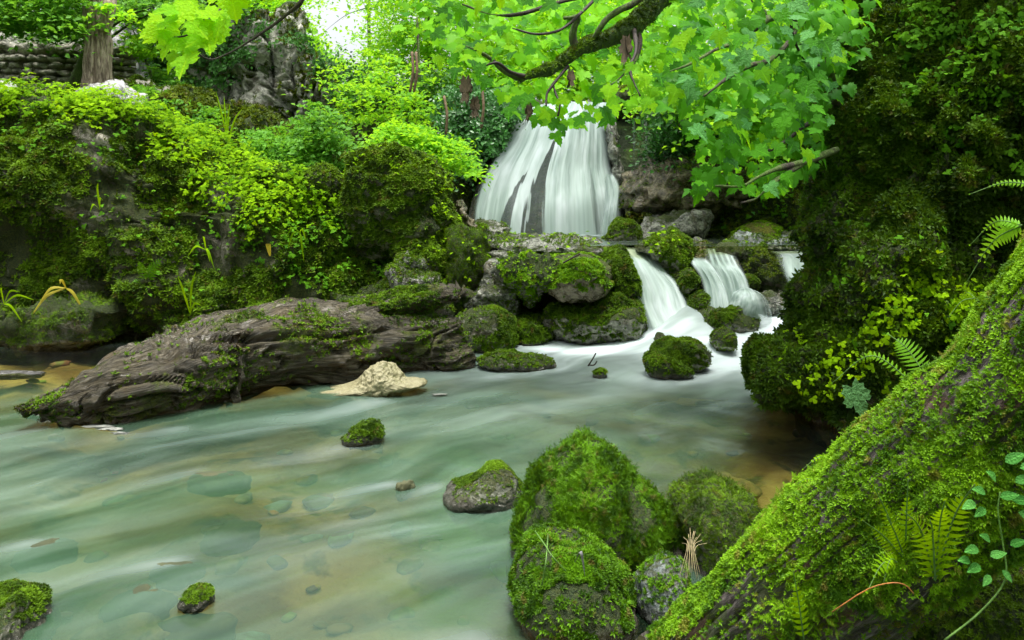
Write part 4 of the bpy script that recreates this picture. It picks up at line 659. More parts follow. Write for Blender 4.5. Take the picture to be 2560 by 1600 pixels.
def sprays(poly, Y0, Y1, ns, per, rad, rg, flat=.22, tilt=.35):
    """flat sprays of leaves filling the part of the wood seen inside poly between two distances"""
    c = in_poly(poly, ns, rg); Y = rg.uniform(Y0, Y1, ns); C = np.array([P(x, y, d) for (x, y), d in zip(c, Y)])
    n0 = norm(np.c_[rg.normal(0, tilt, ns), rg.normal(-tilt*.8, tilt, ns), np.ones(ns)]); r = rad*(.5+rg.random(ns))
    k = np.repeat(np.arange(ns), per); u = rg.normal(size=(len(k), 3))*np.array([1,1,.5])*.55; u -= n0[k]*np.einsum('ij,ij->i', u, n0[k])[:, None]*(1-flat)
    p = C[k] + u*r[k][:, None]; p[:, 2] -= .25*np.linalg.norm(u, axis=1)**2*r[k]; nn = n0[k] + rg.normal(size=p.shape)*.42
    return C, p, nn, rg.random(ns)[k]
def tree(name, label, poly, Y0, Y1, ns, per, rad, lsize, mat, trunk, seed, bark=None, group=None, T=None, limbs=8, tilt=.35, cat='tree', trad=.12):
    rg = np.random.default_rng(seed); base = np.array(trunk[0]); e = empty(name, base); tag(e, label, cat, group)
    C, p, nn, tb = sprays(poly, Y0, Y1, ns, per, rad, rg, tilt=tilt)
    tr = spline(trunk, 24); L = [tube(tr, [trad, trad*.75, trad*.35], 10, trad*.12, 5, seed)]
    child('trunk', L[0][0], L[0][1], bark or BARK_DK, e); lb_ = []
    for i in rg.permutation(len(C))[:limbs]:
        s0 = tr[int(rg.uniform(8, 22))]; m_ = (s0+C[i])/2 + np.array([0, 0, .15])*np.linalg.norm(C[i]-s0)*.5; lb_.append(tube(spline([s0, m_, C[i]], 9), [trad*.3, trad*.15, trad*.05], 5))
    if lb_:
        V, F = join(lb_); tag(child('limbs', V, F, bark or BARK_DK, e), kind='stuff')
    leaves_mesh('foliage', p, nn, lsize, T or T_LEAF, mat, e, seed, tintb=tb)
    return e
wood = 'trees of the wood beyond the stream'
# far wood closing the view
tree('beech_tree', 'sunlit tree filling the top middle above the grey cliff', [(200,-30),(300,-30),(302,10),(318,44),(350,76),(330,78),(300,50),(260,30),(215,30)], 19, 24, 170, 60, .6, .13, LEAF_BRIGHT, [(-7.0,21,3.5),(-7.1,21.2,6),(-7,21,9)], 200, group=wood, limbs=2)
tree('birch_tree', 'thin open crowned tree whose leaves speckle the sky gap', [(290,-30),(400,-30),(392,60),(345,60),(310,40),(290,20)], 22, 27, 14, 40, .8, .15, LEAF_LIGHT, [(-4.6,25,4),(-4.7,25,8),(-4.4,25,11)], 198, group=wood, limbs=3, trad=.07)
tree('beech_tree', 'fine leaved light green tree right of the sky gap', [(382,-30),(470,-30),(470,90),(440,130),(400,120),(350,100),(352,80),(372,54),(376,20)], 17, 22, 300, 60, .75, .12, LEAF_LIGHT, [(-2.0,19,2.8),(-2.1,19,6),(-1.9,19,9)], 201, group=wood, limbs=5)
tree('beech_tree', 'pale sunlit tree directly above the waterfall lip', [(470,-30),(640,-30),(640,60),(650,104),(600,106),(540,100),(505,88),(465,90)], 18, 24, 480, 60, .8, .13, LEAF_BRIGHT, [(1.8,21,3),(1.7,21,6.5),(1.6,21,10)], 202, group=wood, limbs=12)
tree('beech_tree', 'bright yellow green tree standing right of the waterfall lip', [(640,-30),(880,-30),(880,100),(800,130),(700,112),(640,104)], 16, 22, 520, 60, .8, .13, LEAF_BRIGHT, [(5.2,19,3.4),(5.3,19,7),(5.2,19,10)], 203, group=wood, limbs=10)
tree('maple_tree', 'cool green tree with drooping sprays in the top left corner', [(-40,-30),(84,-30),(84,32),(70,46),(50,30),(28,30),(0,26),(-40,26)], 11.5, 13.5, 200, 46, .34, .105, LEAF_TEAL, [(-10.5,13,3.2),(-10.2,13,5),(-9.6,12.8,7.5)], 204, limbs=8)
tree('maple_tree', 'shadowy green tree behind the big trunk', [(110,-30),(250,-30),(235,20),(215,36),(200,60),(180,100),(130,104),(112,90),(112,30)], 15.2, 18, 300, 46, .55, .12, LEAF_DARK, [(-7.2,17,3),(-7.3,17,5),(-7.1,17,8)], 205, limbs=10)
tree('maple_tree', 'light sprays hanging in front of the shadowy tree', [(112,-20),(180,-20),(200,10),(165,40),(150,34),(130,22),(112,16)], 12.6, 14.2, 70, 34, .34, .10, LEAF_TEAL, [(-7.9,13.6,3.4),(-7.5,13.6,4.4),(-6.8,13.4,6)], 206, limbs=6)
tree('sapling', 'small light leaved sapling in front of the grey cliff foot', [(128,30),(142,40),(150,56),(142,62),(130,48)], 13, 13.6, 22, 24, .2, .09, LEAF_LIGHT, [(-6.2,13.4,3.0),(-6.4,13.4,3.8),(-6.6,13.2,4.5)], 207, limbs=3, trad=.03)
tree('sapling', 'lower sapling with yellow green sprays left of the cliff crack', [(150,66),(180,72),(178,90),(160,88)], 12.8, 13.4, 26, 24, .18, .085, LEAF_TEAL, [(-5.9,13.0,2.5),(-5.9,13.0,3.0),(-5.8,13.1,3.6)], 208, limbs=3, trad=.03)
tree('beech_tree', 'layered light green shrub tree right of the cliff', [(318,62),(345,50),(385,52),(430,66),(446,96),(436,135),(405,150),(385,120),(360,128),(335,100)], 12.4, 14.6, 105, 30, .36, .10, LEAF_LIGHT, [(-2.5,14.2,1.8),(-2.4,14.2,3),(-2.3,14,4)], 209, limbs=8, tilt=.2, trad=.05)
tree('young_tree', 'dim thin stemmed tree in front of the dark rock face', [(345,90),(450,70),(465,120),(440,165),(400,165),(350,160)], 13.8, 15, 240, 40, .4, .10, LEAF_DARK, [(-1.9,14.4,1.8),(-1.75,14.4,3.2),(-1.8,14.4,5)], 210, limbs=10, trad=.05)
tree('shrub', 'leafy green shrub in flat layers above the hump backed boulder', [(377,138),(392,124),(415,122),(438,134),(455,142),(468,156),(478,174),(462,170),(444,162),(420,156),(396,150),(378,148)], 9.9, 11.2, 105, 44, .24, .080, LEAF_LIGHT, [(-1.4,10.9,.9),(-1.4,10.8,1.5),(-1.3,10.6,2.1)], 211, cat='shrub', limbs=10, tilt=.18, trad=.03)
tree('ash_sapling', 'upright ash sapling behind the crest of the left bank', [(312,98),(322,100),(332,118),(345,140),(345,168),(318,172),(296,162),(300,135)], 10.6, 11.6, 90, 40, .24, .085, LEAF_TEAL, [(-2.9,11.2,1.0),(-2.85,11.2,1.9),(-2.8,11.1,2.9)], 212, cat='sapling', limbs=8, trad=.025)
tree('shrub', 'low green undergrowth shrub at the foot of the grey cliff', [(240,130),(300,130),(310,165),(290,172),(255,158),(235,146)], 10.8, 12.4, 120, 40, .26, .07, LEAF_TEAL, [(-3.6,11.6,1.2),(-3.6,11.6,1.6),(-3.5,11.6,2)], 213, cat='shrub', limbs=5, trad=.02)
tree('shrub', 'dark leafy shrub on the slope right of the stone wall', [(120,84),(160,92),(210,110),(236,140),(200,140),(150,110)], 11.2, 12.3, 110, 36, .24, .08, LEAF_TEAL, [(-4.9,11.9,1.6),(-4.8,11.9,2),(-4.7,11.9,2.4)], 214, cat='shrub', limbs=5, trad=.02)
tree('holly_bush', 'dark glossy bush overhanging the hollow right of the waterfall', [(640,108),(664,100),(700,110),(730,125),(735,160),(700,165),(668,160),(655,150),(662,130),(645,118)], 10.6, 12.2, 210, 44, .30, .075, LEAF_IVY, [(2.9,12.6,3.2),(2.8,12.3,3.0),(2.5,11.6,2.6)], 215, cat='bush', limbs=8, trad=.04)
tree('maple_tree', 'mid green tree leaning over the right side of the gorge', [(640,60),(820,40),(810,150),(760,160),(720,140),(690,108),(650,104)], 9.5, 12.5, 250, 46, .42, .10, LEAF_LIGHT, [(4.4,11,2.6),(4.0,11,3.6),(3.4,10.8,4.4)], 216, limbs=12)
rg_ = np.random.default_rng(35); C, p, nn, tb = sprays([(182,80),(205,40),(262,20),(330,50),(392,92),(396,170),(330,165),(342,90),(300,60),(262,44),(240,60),(222,120),(196,130)], 15.0, 15.5, 85, 44, .34, rg_, tilt=1.2)
iv = empty('ivy', P(250, 120, 15.4)); tag(iv, 'dark ivy and creepers hanging over the grey cracked cliff', 'ivy'); leaves_mesh('foliage', p, nn + np.array([0,-1.1,0]), .085, T_LEAF, LEAF_DARK, iv, 6, tintb=tb)
# ivy and the overhanging vegetation by the fall
rg_ = np.random.default_rng(33); C, p, nn, tb = sprays([(445,92),(480,86),(522,96),(522,112),(505,132),(494,150),(486,165),(470,178),(452,160),(444,120)], 12.2, 12.9, 150, 60, .26, rg_, tilt=1.2)
iv = empty('ivy', P(480, 170, 12.6)); tag(iv, 'dark ivy curtain hanging on the cliff left of the waterfall', 'ivy'); leaves_mesh('foliage', p, nn + np.array([0,-1.1,0]), .07, T_LEAF, LEAF_IVY, iv, 5, tintb=tb)
for k_, (a_, b_, l_) in enumerate((((482,88),(481,128),'bare pale root hanging beside the ivy'), ((412,52),(410,92),'pair of straight thin trunks behind the flat layered shrub'), ((444,96),(446,134),'short crooked stem with dead leaves left of the ivy'))):
    L = [tube(spline([P(a_[0]+o_, a_[1], 12), P((a_[0]+b_[0])/2+2+o_, (a_[1]+b_[1])/2, 11.95), P(b_[0]+o_, b_[1], 12)], 12), .022, 6) for o_ in ((0, 4) if k_ == 1 else (0,))]
    V, F = join(L); o = tag(obj('hanging_root' if k_ == 0 else 'thin_trunk', mesh_np('stem', V, F, m_plain('pale_stem%d' % k_, (.20,.13,.07)))), l_, 'root' if k_ == 0 else 'tree')
# big furrowed trunk
bt = empty('oak_tree', P(98, 90, 12.2)); tag(bt, 'big furrowed grey brown trunk rising from the bank top', 'tree'); bto = np.array(bt.location)
tv, tf_ = tube(spline([P(97,106,12.2), P(97.5,88,12.2), P(98,60,12.2), P(97,20,12.2), P(94,-20,12.2), P(90,-80,12.3)], 120), [.23,.205,.185,.175,.17,.17,.17], 100)
ang_ = np.arctan2(tv[:,1]-12.2, tv[:,0]-(97.5-512)*12.2/F_PX); Nn = vnormals(tv, tf_)
fur = np.abs(fbm(np.c_[np.cos(ang_)*4.2, np.sin(ang_)*4.2, tv[:,2]*1.0], 3)); tv = tv + Nn*(.030*sstep(0, .35, fur) - .05*np.exp(-((ang_+1.25)/.12)**2) + .02*fbm(tv*3, 2))[:, None]
child('trunk', tv, tf_, BARK, bt)
kv, kf = tube(spline([P(104,30,12.05), P(108,10,12.0), P(114,-10,12.1), P(120,-60,12.2)], 14), [.10,.09,.08], 12, .02); child('limb', kv, kf, BARK, bt)
rg_ = np.random.default_rng(44); C, p, nn, tb = sprays([(96,6),(112,2),(120,10),(134,14),(128,20),(110,14)], 11.5, 11.9, 10, 20, .16, rg_); leaves_mesh('foliage', p, nn, .09, T_LEAF, LEAF_BRIGHT, bt, 9, tintb=tb)
# trunk on top of the right cliff
ct = empty('ivy_tree', P(848, 112, 6.6)); tag(ct, 'dark moss wrapped trunk on top of the right cliff', 'tree')
V, F = tube(spline([P(846,125,6.6), P(848,80,6.6), P(852,30,6.6), P(854,-40,6.6), P(850,-160,6.7)], 60), [.22,.18,.17,.17], 30, .035, 3); child('trunk', V, F, BARK_DK, ct)
moss(ct, V, F, 4200, .035, MOSS_DARK, everywhere, T_MOSSB, 5, off=np.array(ct.location))
# ------------------------------------------------------------------ the overhanging sycamore
sy = empty('sycamore_tree', P(905, 60, 6.3)); tag(sy, 'sycamore whose mossy limb and big leaves hang over the waterfall', 'tree'); syo = np.array(sy.location)
def limb(pts, r, mat=None, name='limb', par=None, n=40, seg=9, amp=.012):
    V, F = tube(spline([P(*q) for q in pts], n), r, seg, amp, 9, len(pts)); o = child(name, V, F, mat or BARK_DK, par or sy); return V, F
MB_ = m_bark('mossy_limb_bark', (.035,.026,.016), (.12,.09,.06), moss=1.0, mcol=(.03,.06,.008))
lv, lf = limb([(905,60,6.3),(850,-70,6.0),(760,-70,5.4),(700,-30,5.0),(662,-2,4.8),(634,26,4.65),(612,38,4.6),(590,45,4.55),(576,52,4.5),(560,63,4.45),(544,71,4.4),(530,76,4.4),(519,80,4.4)], [.11,.10,.08,.062,.05,.040,.034,.026,.018], MB_, n=120, seg=14, amp=.012)
moss(sy, lv, lf, 6000, .016, MOSS_MID, lambda c, n: sstep(-.5, .2, n[:, 2]) + .1, T_MOSSB, 44, off=syo)
tw = [([(577,52,4.5),(573,40,4.48),(574,28,4.46),(578,17,4.44),(570,18,4.42),(564,18,4.4)], [.028,.022,.018,.012]), ([(590,45,4.55),(600,28,4.5),(608,18,4.5),(620,10,4.5),(636,2,4.5),(660,-20,4.5)], [.016,.02,.02]),
      ([(520,79,4.4),(508,73,4.36),(500,68,4.34),(492,60,4.3),(480,52,4.25),(466,46,4.2)], [.018,.012,.006]), ([(526,77,4.4),(510,72,4.3),(497,63,4.2),(484,66,4.2)], [.014,.008]),
      ([(568,66,4.45),(560,76,4.4),(552,86,4.36),(547,94,4.34),(546,106,4.3)], [.014,.008,.005]), ([(553,85,4.37),(556,94,4.35),(560,104,4.3),(558,116,4.3)], [.006,.004]),
      ([(634,27,4.65),(640,40,4.6),(636,60,4.5),(622,76,4.4),(612,84,4.3)], [.02,.008,.004]), ([(634,26,4.65),(636,50,4.3),(630,70,4.2),(640,96,4.1)], [.014,.006]),
      ([(905,60,6.3),(840,40,5.6),(800,20,5.2),(770,18,4.9),(740,40,4.6),(715,50,4.4),(690,64,4.2),(668,72,4.1)], [.05,.03,.012,.005]), ([(800,20,5.2),(790,40,4.8),(770,60,4.5),(748,66,4.3),(725,80,4.1),(704,96,4.0)], [.02,.008]),
      ([(820,120,5.4),(804,126,5.0),(790,138,4.7),(770,150,4.5),(752,155,4.3)], [.016,.005]), ([(836,150,5.2),(808,161,4.6),(780,168,4.3),(760,176,4.1),(742,186,4.0),(716,186,3.9)], [.026,.018,.008,.004]), ([(808,161,4.6),(792,170,4.4),(771,184,4.2),(757,198,4.1),(741,203,4.0)], [.018,.014,.008,.005]),
      ([(838,110,5.6),(832,80,5.2),(826,50,5.0),(812,20,4.9),(790,0,4.8)], [.03,.02,.012]), ([(835,60,5.4),(820,66,5.0),(806,60,4.8),(794,40,4.6),(790,14,4.5)], [.016,.006]), ([(662,-2,4.8),(640,-10,4.6),(600,-6,4.4),(560,2,4.2),(520,14,4.1),(490,14,4.0),(462,4,4.0)], [.03,.012,.005]),
      ([(600,-6,4.4),(580,14,4.2),(560,30,4.1),(536,34,4.0),(512,28,4.0)], [.012,.005])]
for q, r_ in tw: limb(q, r_, TWIG if max(r_) < .017 else BARK_DK, 'branch', n=26, seg=6, amp=.004)
# leaves: the nearest three hundred are leaf objects, the rest one mass
def leafset(poly, n, Y0, Y1, s0, s1, seed, wts=None):
    rg = np.random.default_rng(seed); c = in_poly(poly, n, rg); Y = rg.uniform(Y0, Y1, n); return [(P(x, y, d), rg.uniform(s0, s1)) for (x, y), d in zip(c, Y)]
zA = [(430,-10),(700,-10),(700,60),(660,90),(612,118),(596,122),(560,128),(532,116),(512,112),(500,92),(470,74),(448,60),(430,40)]
zB = [(690,-10),(835,-10),(835,110),(815,165),(775,195),(735,185),(690,198),(700,150),(680,110),(640,104),(660,60)]
big = leafset(zA, 135, 3.9, 4.9, .11, .155, 1) + leafset(zB, 165, 3.5, 4.9, .10, .16, 2)
extra = [(P(555,133,4.2), .13), (P(537,117,4.2), .11), (P(582,118,4.2), .12), (P(566,122,4.3), .12), (P(547,112,4.2), .12), (P(508,80,4.1), .12), (P(436,56,4.2), .14), (P(457,68,4.2), .13)]
big = (extra + big)[:300]
LM = [[mesh_np('leaf', *maple(k, d_), m_) for k, d_ in ((1,.25),(2,.5),(5,.75),(8,.35),(9,.1),(13,.6))] for m_ in SYC]
rr_ = random.Random(5)
def put_leaf(pos, s_, meshes, par, off, tilt=(.35, .95), hang=.5):
    o = bpy.data.objects.new('leaf', rr_.choice(meshes)); COL.objects.link(o); o.parent = par
    nrm_ = Vector((rr_.uniform(-.6, .6), -rr_.uniform(*tilt), rr_.uniform(.25, 1.0))).normalized(); tip = Vector((rr_.uniform(-1.3, 1.1), -.3, -hang*.7 - rr_.random()*.6)); tip = (tip - nrm_*tip.dot(nrm_)).normalized(); yv = nrm_.cross(tip)
    o.matrix_local = Matrix.Translation(Vector(pos - off)) @ Matrix((tip, yv, nrm_)).transposed().to_4x4() @ Matrix.Diagonal((s_, s_, s_, 1)); return o
LP_ = spline([(760,-70),(700,-30),(662,-2),(634,26),(612,38),(590,45),(576,52),(560,63),(544,71),(530,76),(519,80)], 60)
for pos, s_ in big:
    px_, py_ = 512 + pos[0]*F_PX/pos[1], HY + (CAMH-pos[2])*F_PX/pos[1]
    if np.hypot(LP_[:,0]-px_, LP_[:,1]-py_-6).min() < 21: pos = P(px_, py_, 5.2 + rr_.random()*.5); s_ *= 1.15
    far_ = 512 + pos[0]*F_PX/pos[1] > 680; q_ = rr_.random(); k_ = (2 if q_ < .30 else (1 if q_ < .48 else 0)) if far_ else (1 if q_ < .5 else 0); put_leaf(pos, s_*.64, LM[k_], sy, syo)
SYC_SH = m_foliage('shaded_sycamore_leaves', (.015,.11,.004), (.12,.42,.02), .45, nsc=2.2)  # darker copy of the sycamore green with shade in its colour
def cloud(L, mat, k_):
    pts_ = np.array([q[0] for q in L]); rg = np.random.default_rng(k_); n_ = len(L); nn = np.c_[rg.uniform(-.8,.8,n_), -rg.uniform(.1,.9,n_), rg.uniform(.2,1,n_)]
    leaves_mesh('foliage', pts_, nn, .098, (T_MAPLE, maple(5, .7))[k_ % 2], mat, sy, k_, flip=np.c_[rg.uniform(-1,1,n_), -.3*np.ones(n_), -rg.uniform(.3,1,n_)])
cloud(leafset(zA, 330, 4.8, 7.0, .1, .1, 3) + leafset(zB, 230, 5.2, 7.8, .1, .1, 4) + leafset([(400,-10),(880,-10),(870,70),(640,40),(470,50),(400,40)], 420, 4.8, 7.5, .1, .1, 6), SYC_ST, 8)
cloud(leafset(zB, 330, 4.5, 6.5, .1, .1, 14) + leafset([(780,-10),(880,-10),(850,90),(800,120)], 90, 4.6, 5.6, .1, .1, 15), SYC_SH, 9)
dead = m_plain('dead_brown_leaf', (.09,.065,.03), .8)
for k_, (x, y, d, l_) in enumerate(((653,72,11.8,'larger'), (674,88,11.8,'smaller'))): pass
for x, y, lab in ((655-340+340-0, 0, ''),): pass
for k_, (x, y, s_, l_) in enumerate(((626,46,.16,'tattered brown dead leaf clump hanging under the mossy limb'), (571,78,.10,'small brown dead leaf hanging over the waterfall lip'), (466,86,.15,'withered brown leaf cluster hanging left of the waterfall'), (475,106,.12,'lower withered leaf hanging beside the ivy'), (529,112,.10,'brown dead leaf dangling at the waterfall top left'))):
    L = []
    for j in range(4):
        t, f = maple(20+j, .5); a_ = rr_.uniform(0, 6.28); c_, s2 = math.cos(a_), math.sin(a_); t = t*s_*np.array([1,.45,1.2]); t = np.c_[t[:,1]*c_-t[:,2]*s2*.6, t[:,1]*s2+t[:,2]*c_*.6, -t[:,0]]; L.append((t, f))
    V, F = join(L); o = obj('dead_leaf', mesh_np('dead_leaf', V, F, dead)); o.location = P(x, y-6, 4.4); tag(o, l_, 'dead leaf')
# near yellow green sprig at the top left
ys = empty('maple_sprig', P(330, -60, 3.6)); tag(ys, 'bright yellow green maple sprig hanging in front of the grey cliff', 'branch'); yo = np.array(ys.location)
LY = [mesh_np('leaf', *maple(k, d_), SYC_Y) for k, d_ in ((1,.1),(2,.2),(5,.3),(8,.15))]
for q, r_ in (([(330,-60,3.6),(305,-5,3.5),(285,16,3.5),(260,34,3.45),(235,50,3.4),(215,59,3.35),(205,58,3.3),(196,52,3.25)], [.012,.006,.003]), ([(285,-30,3.4),(240,-8,3.3),(210,20,3.2),(190,34,3.2),(172,38,3.2)], [.008,.003]), ([(285,16,3.5),(300,6,3.5),(304,0,3.5)], [.004,.003])): limb(q, r_, TWIG, 'branch', ys, 24, 6, .001)
for pos, s_ in [(P(189,68,3.15),.135), (P(177,66,3.2),.10), (P(181,50,3.2),.12), (P(163,42,3.2),.11), (P(164,33,3.2),.10), (P(203,48,3.2),.10), (P(205,22,3.2),.12), (P(188,18,3.2),.11), (P(193,35,3.15),.10), (P(228,34,3.3),.09), (P(218,44,3.3),.09), (P(283,3,3.4),.11), (P(176,22,3.2),.11)] + leafset([(150,30),(175,10),(195,-10),(240,-10),(235,15),(225,38),(205,52),(180,55),(155,48)], 20, 3.1, 3.6, .09, .13, 12) + leafset([(215,-14),(300,-14),(290,6),(240,10)], 14, 3.2, 3.6, .09, .12, 13):
    put_leaf(pos + np.array([0,0,.05]), s_*.95, LY, ys, yo, (.5, 1.1), .7)
# ------------------------------------------------------------------ herbs, ivy leaves and ferns
def on_surface(V, F, px0, px1, py0, py1, n, seed):
    x, y = 512 + V[:, 0]*F_PX/V[:, 1], HY + (CAMH-V[:, 2])*F_PX/V[:, 1]; fi = F[:, 0]; k = (x[fi] > px0) & (x[fi] < px1) & (y[fi] > py0) & (y[fi] < py1)
    return sample(V, F[k], n, None, seed, .02)
def herbs(name, label, V, F, boxes, size, mat, seed, lift=.10, T=None, up=.9, stems=.3):
    P_, N2 = [], []
    for i, (a, b, c, d, n) in enumerate(boxes):
        p, nr = on_surface(V, F, a, b, c, d, n, seed*17+i); P_.append(p); N2.append(nr)
    p, nr = np.concatenate(P_), np.concatenate(N2); rg = np.random.default_rng(seed); keep = fbm(p*3.5+seed, 3) > -.15 - .1*rg.random(len(p)); p, nr = p[keep], nr[keep]
    q = p + nr*(lift*rg.random(len(p))[:, None]) + np.c_[rg.normal(0,.02,len(p)), rg.normal(0,.02,len(p)), lift*rg.random(len(p))*.8]
    ax_ = nr*.5 + np.array([0,-.3,up]) + rg.normal(size=p.shape)*.4; e = empty(name, p.mean(0)); tag(e, label, 'plants')
    leaves_mesh('leaves', q, ax_, size, T or T_TRI, mat, e, seed, vary=.8); k = rg.random(len(p)) < stems
    w_ = size*.05; a, b = p[k], q[k]; sd = np.array([w_, 0, 0]); V2 = np.stack([a-sd, a+sd, b+sd*.6, b-sd*.6], 1).reshape(-1, 3); i = np.arange(len(a))*4
    if len(a): tag(child('stems', V2, np.c_[i, i+1, i+2, i+3], STEM, e, smooth=False), kind='stuff')
    return e
herbs('herb_robert', 'bright herb growth along the crest of the left bank', LBV, LBF, [(-10,60,86,122,1500),(60,150,88,126,1900),(150,215,108,165,1500)], .046, HERB, 1, .17, up=1.0)
herbs('herb_robert', 'bright herb growth spilling down the sloping end of the bank', LBV, LBF, [(190,262,135,205,1700),(245,330,165,235,2200),(300,380,180,240,1500)], .042, HERB, 2, .13)
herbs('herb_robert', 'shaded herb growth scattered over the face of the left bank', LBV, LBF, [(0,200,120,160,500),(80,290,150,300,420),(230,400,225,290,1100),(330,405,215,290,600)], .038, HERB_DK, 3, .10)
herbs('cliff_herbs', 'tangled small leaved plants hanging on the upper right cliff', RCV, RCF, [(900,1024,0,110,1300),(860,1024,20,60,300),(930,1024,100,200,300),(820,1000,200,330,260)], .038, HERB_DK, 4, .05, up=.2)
herbs('cliff_herbs', 'clover like green plants on the lower right cliff', np.r_[RCV, TCV], np.r_[RCF, TCF+len(RCV)], [(880,985,285,350,800),(790,900,330,400,700),(850,950,260,320,300),(760,860,355,400,300),(930,1000,300,380,300)], .036, HERB, 5, .05, up=.3)
bigb = [o for o in bpy.data.objects if o.get('label', '').startswith('large hump backed')][0]
bv = np.empty(len(bigb.data.vertices)*3); bigb.data.vertices.foreach_get('co', bv); bv = bv.reshape(-1, 3) + np.array(bigb.location); bf = np.empty(len(bigb.data.polygons)*3, int); bigb.data.polygons.foreach_get('vertices', bf); bf = bf.reshape(-1, 3)
herbs('boulder_herbs', 'small bright plants on top of the hump backed boulder', bv, bf, [(345,400,150,180,200),(425,460,155,220,170)], .036, HERB, 6, .05)
LED = [(o, lab) for o in bpy.data.objects for lab in [o.get('label', '')] if lab.startswith(('lumpy moss shelf', 'column of shaggy', 'rounded mossy boulder draped', 'dark mossy mass', 'pointed mossy', 'broken limestone', 'long layered wet slab'))]
def world_mesh(o):
    v = np.empty(len(o.data.vertices)*3); o.data.vertices.foreach_get('co', v); f = np.empty(len(o.data.polygons)*3, int); o.data.polygons.foreach_get('vertices', f); return v.reshape(-1, 3) + np.array(o.location), f.reshape(-1, 3)
gv_, gf_ = join([world_mesh(o) for o, _ in LED])
herbs('ledge_herbs', 'small bright weeds rooted here and there on the mossy ledge rocks', gv_, gf_, [(395,500,228,300,200),(490,620,235,300,220),(650,810,225,280,160)], .032, HERB, 21, .05)
tcv_, tcf_ = [(o) for o in bpy.data.objects if o.get('label', '').startswith('shaded olive')], 0
gv_, gf_ = join([world_mesh(o) for o in tcv_]); herbs('slope_herbs', 'light green weeds on the shaded slope behind the cascades', gv_, gf_, [(680,800,170,235,420)], .05, HERB_DK, 22, .06)
def frond(p0, p1, droop, w, n, parent, mat, name='frond', rachis=True, up=(0,0,1), curl=0):
    p0, p1 = np.array(p0, float), np.array(p1, float); m_ = (p0+p1)/2 + np.array([0,0,droop]); c = spline([p0, m_, p1], n+1); t = norm(np.gradient(c, axis=0)); u = np.array(up, float); V, F = [], []; L = np.linalg.norm(p1-p0)
    for i in range(1, n+1):
        f = i/n; wl = w*L*math.sin(min(1, f*1.15+.12)*math.pi)**.6*(1-.4*f) if f < .97 else w*L*.12; s = norm(np.cross(t[i], u)); nn_ = np.cross(s, t[i]); hw = L/n*.36
        for sg in (-1, 1):
            b = len(V); tip = c[i] + sg*s*wl + t[i]*wl*.35 - nn_*wl*(.15+curl); md = c[i] + sg*s*wl*.5 + t[i]*wl*.14; V += [c[i]-t[i]*hw, md-t[i]*hw*.9, tip, md+t[i]*hw*.9, c[i]+t[i]*hw]; F += [[b, b+1, b+4], [b+1, b+3, b+4], [b+1, b+2, b+3]]
    V = np.array(V); o = child(name, V, np.array(F), mat, parent, smooth=False, attrs={'tint': np.full(len(V), rr_.random())}); child('stalk', *tube(c, [.006*L+.0008, .003*L+.0005], 5), STEM, parent); return o
def fern(label, root, tips, w=.2, n=16, mat=None, droop=.05, up=(0,-.6,.8)):
    r = P(*root); e = empty('fern', r); tag(e, label, 'fern')
    for q in tips: frond(r if len(q) < 4 else P(*q[3]), P(*q[:3]), droop, w, n, e, mat or HERB, up=up)
fern('fern with narrow spiky frond arching above the near log beside the cliff', (926,376,2.4), [(888,334,2.5)], .30, 15, LEAF_LIGHT, .02, (-.3,-1,.3))
fern('long toothed fern frond bent over the dark pool edge', (912,382,2.5), [(832,383,2.6)], .09, 20, LEAF_LIGHT, .09, (0,-1,.3))
fern('fern frond reaching in from the right edge high on the cliff', (1045,188,2.6), [(970,194,2.7)], .08, 18, LEAF_LIGHT, .03, (0,-1,.4))
fern('cluster of fern fronds above the upper end of the near log', (1022,225,2.2), [(970,245,2.3),(966,283,2.3),(985,262,2.3)], .16, 16, LEAF_LIGHT, .04, (0,-1,.3))
fern('small fern leaning from the log edge below the cliff', (975,298,2.3), [(948,318,2.3),(960,300,2.35)], .2, 12, HERB, .02, (0,-1,.3))
fern('small fern on the face of the left bank', (145,284,7.9), [(137,258,7.75),(128,285,7.75),(158,260,7.75),(166,255,7.75)], .2, 12, HERB_DK, .04, (0,-1,.2))
fern('little fern sticking out over the water from the near log', (832,457,2.2), [(803,469,2.2)], .16, 9, HERB, .015, (0,-.4,1))
fern('small fern lying at the bark edge of the near log', (815,480,2.15), [(796,485,2.15)], .25, 6, HERB, .01, (0,-.4,1))
fern('single thin fern frond on the lower face of the near log', (804,640,2.0), [(793,570,1.95)], .13, 13, HERB, .01, (0,-1,.1))
fern('group of upright fern fronds in the middle of the near log', (905,560,1.9), [(874,486,1.85),(908,478,1.85),(886,515,1.8),(862,520,1.8)], .13, 17, HERB, .01, (0,-1,.1))
fern('broad drooping fern frond at the base of the fern group', (897,562,1.8), [(867,592,1.75),(883,584,1.76)], .26, 12, HERB, .03, (-.3,-1,.5))
fern('lush fern fronds spreading toward the right edge', (935,580,1.8), [(905,512,1.7),(945,500,1.7),(975,484,1.7),(930,520,1.65)], .15, 18, HERB, .04, (-.2,-.8,.6))
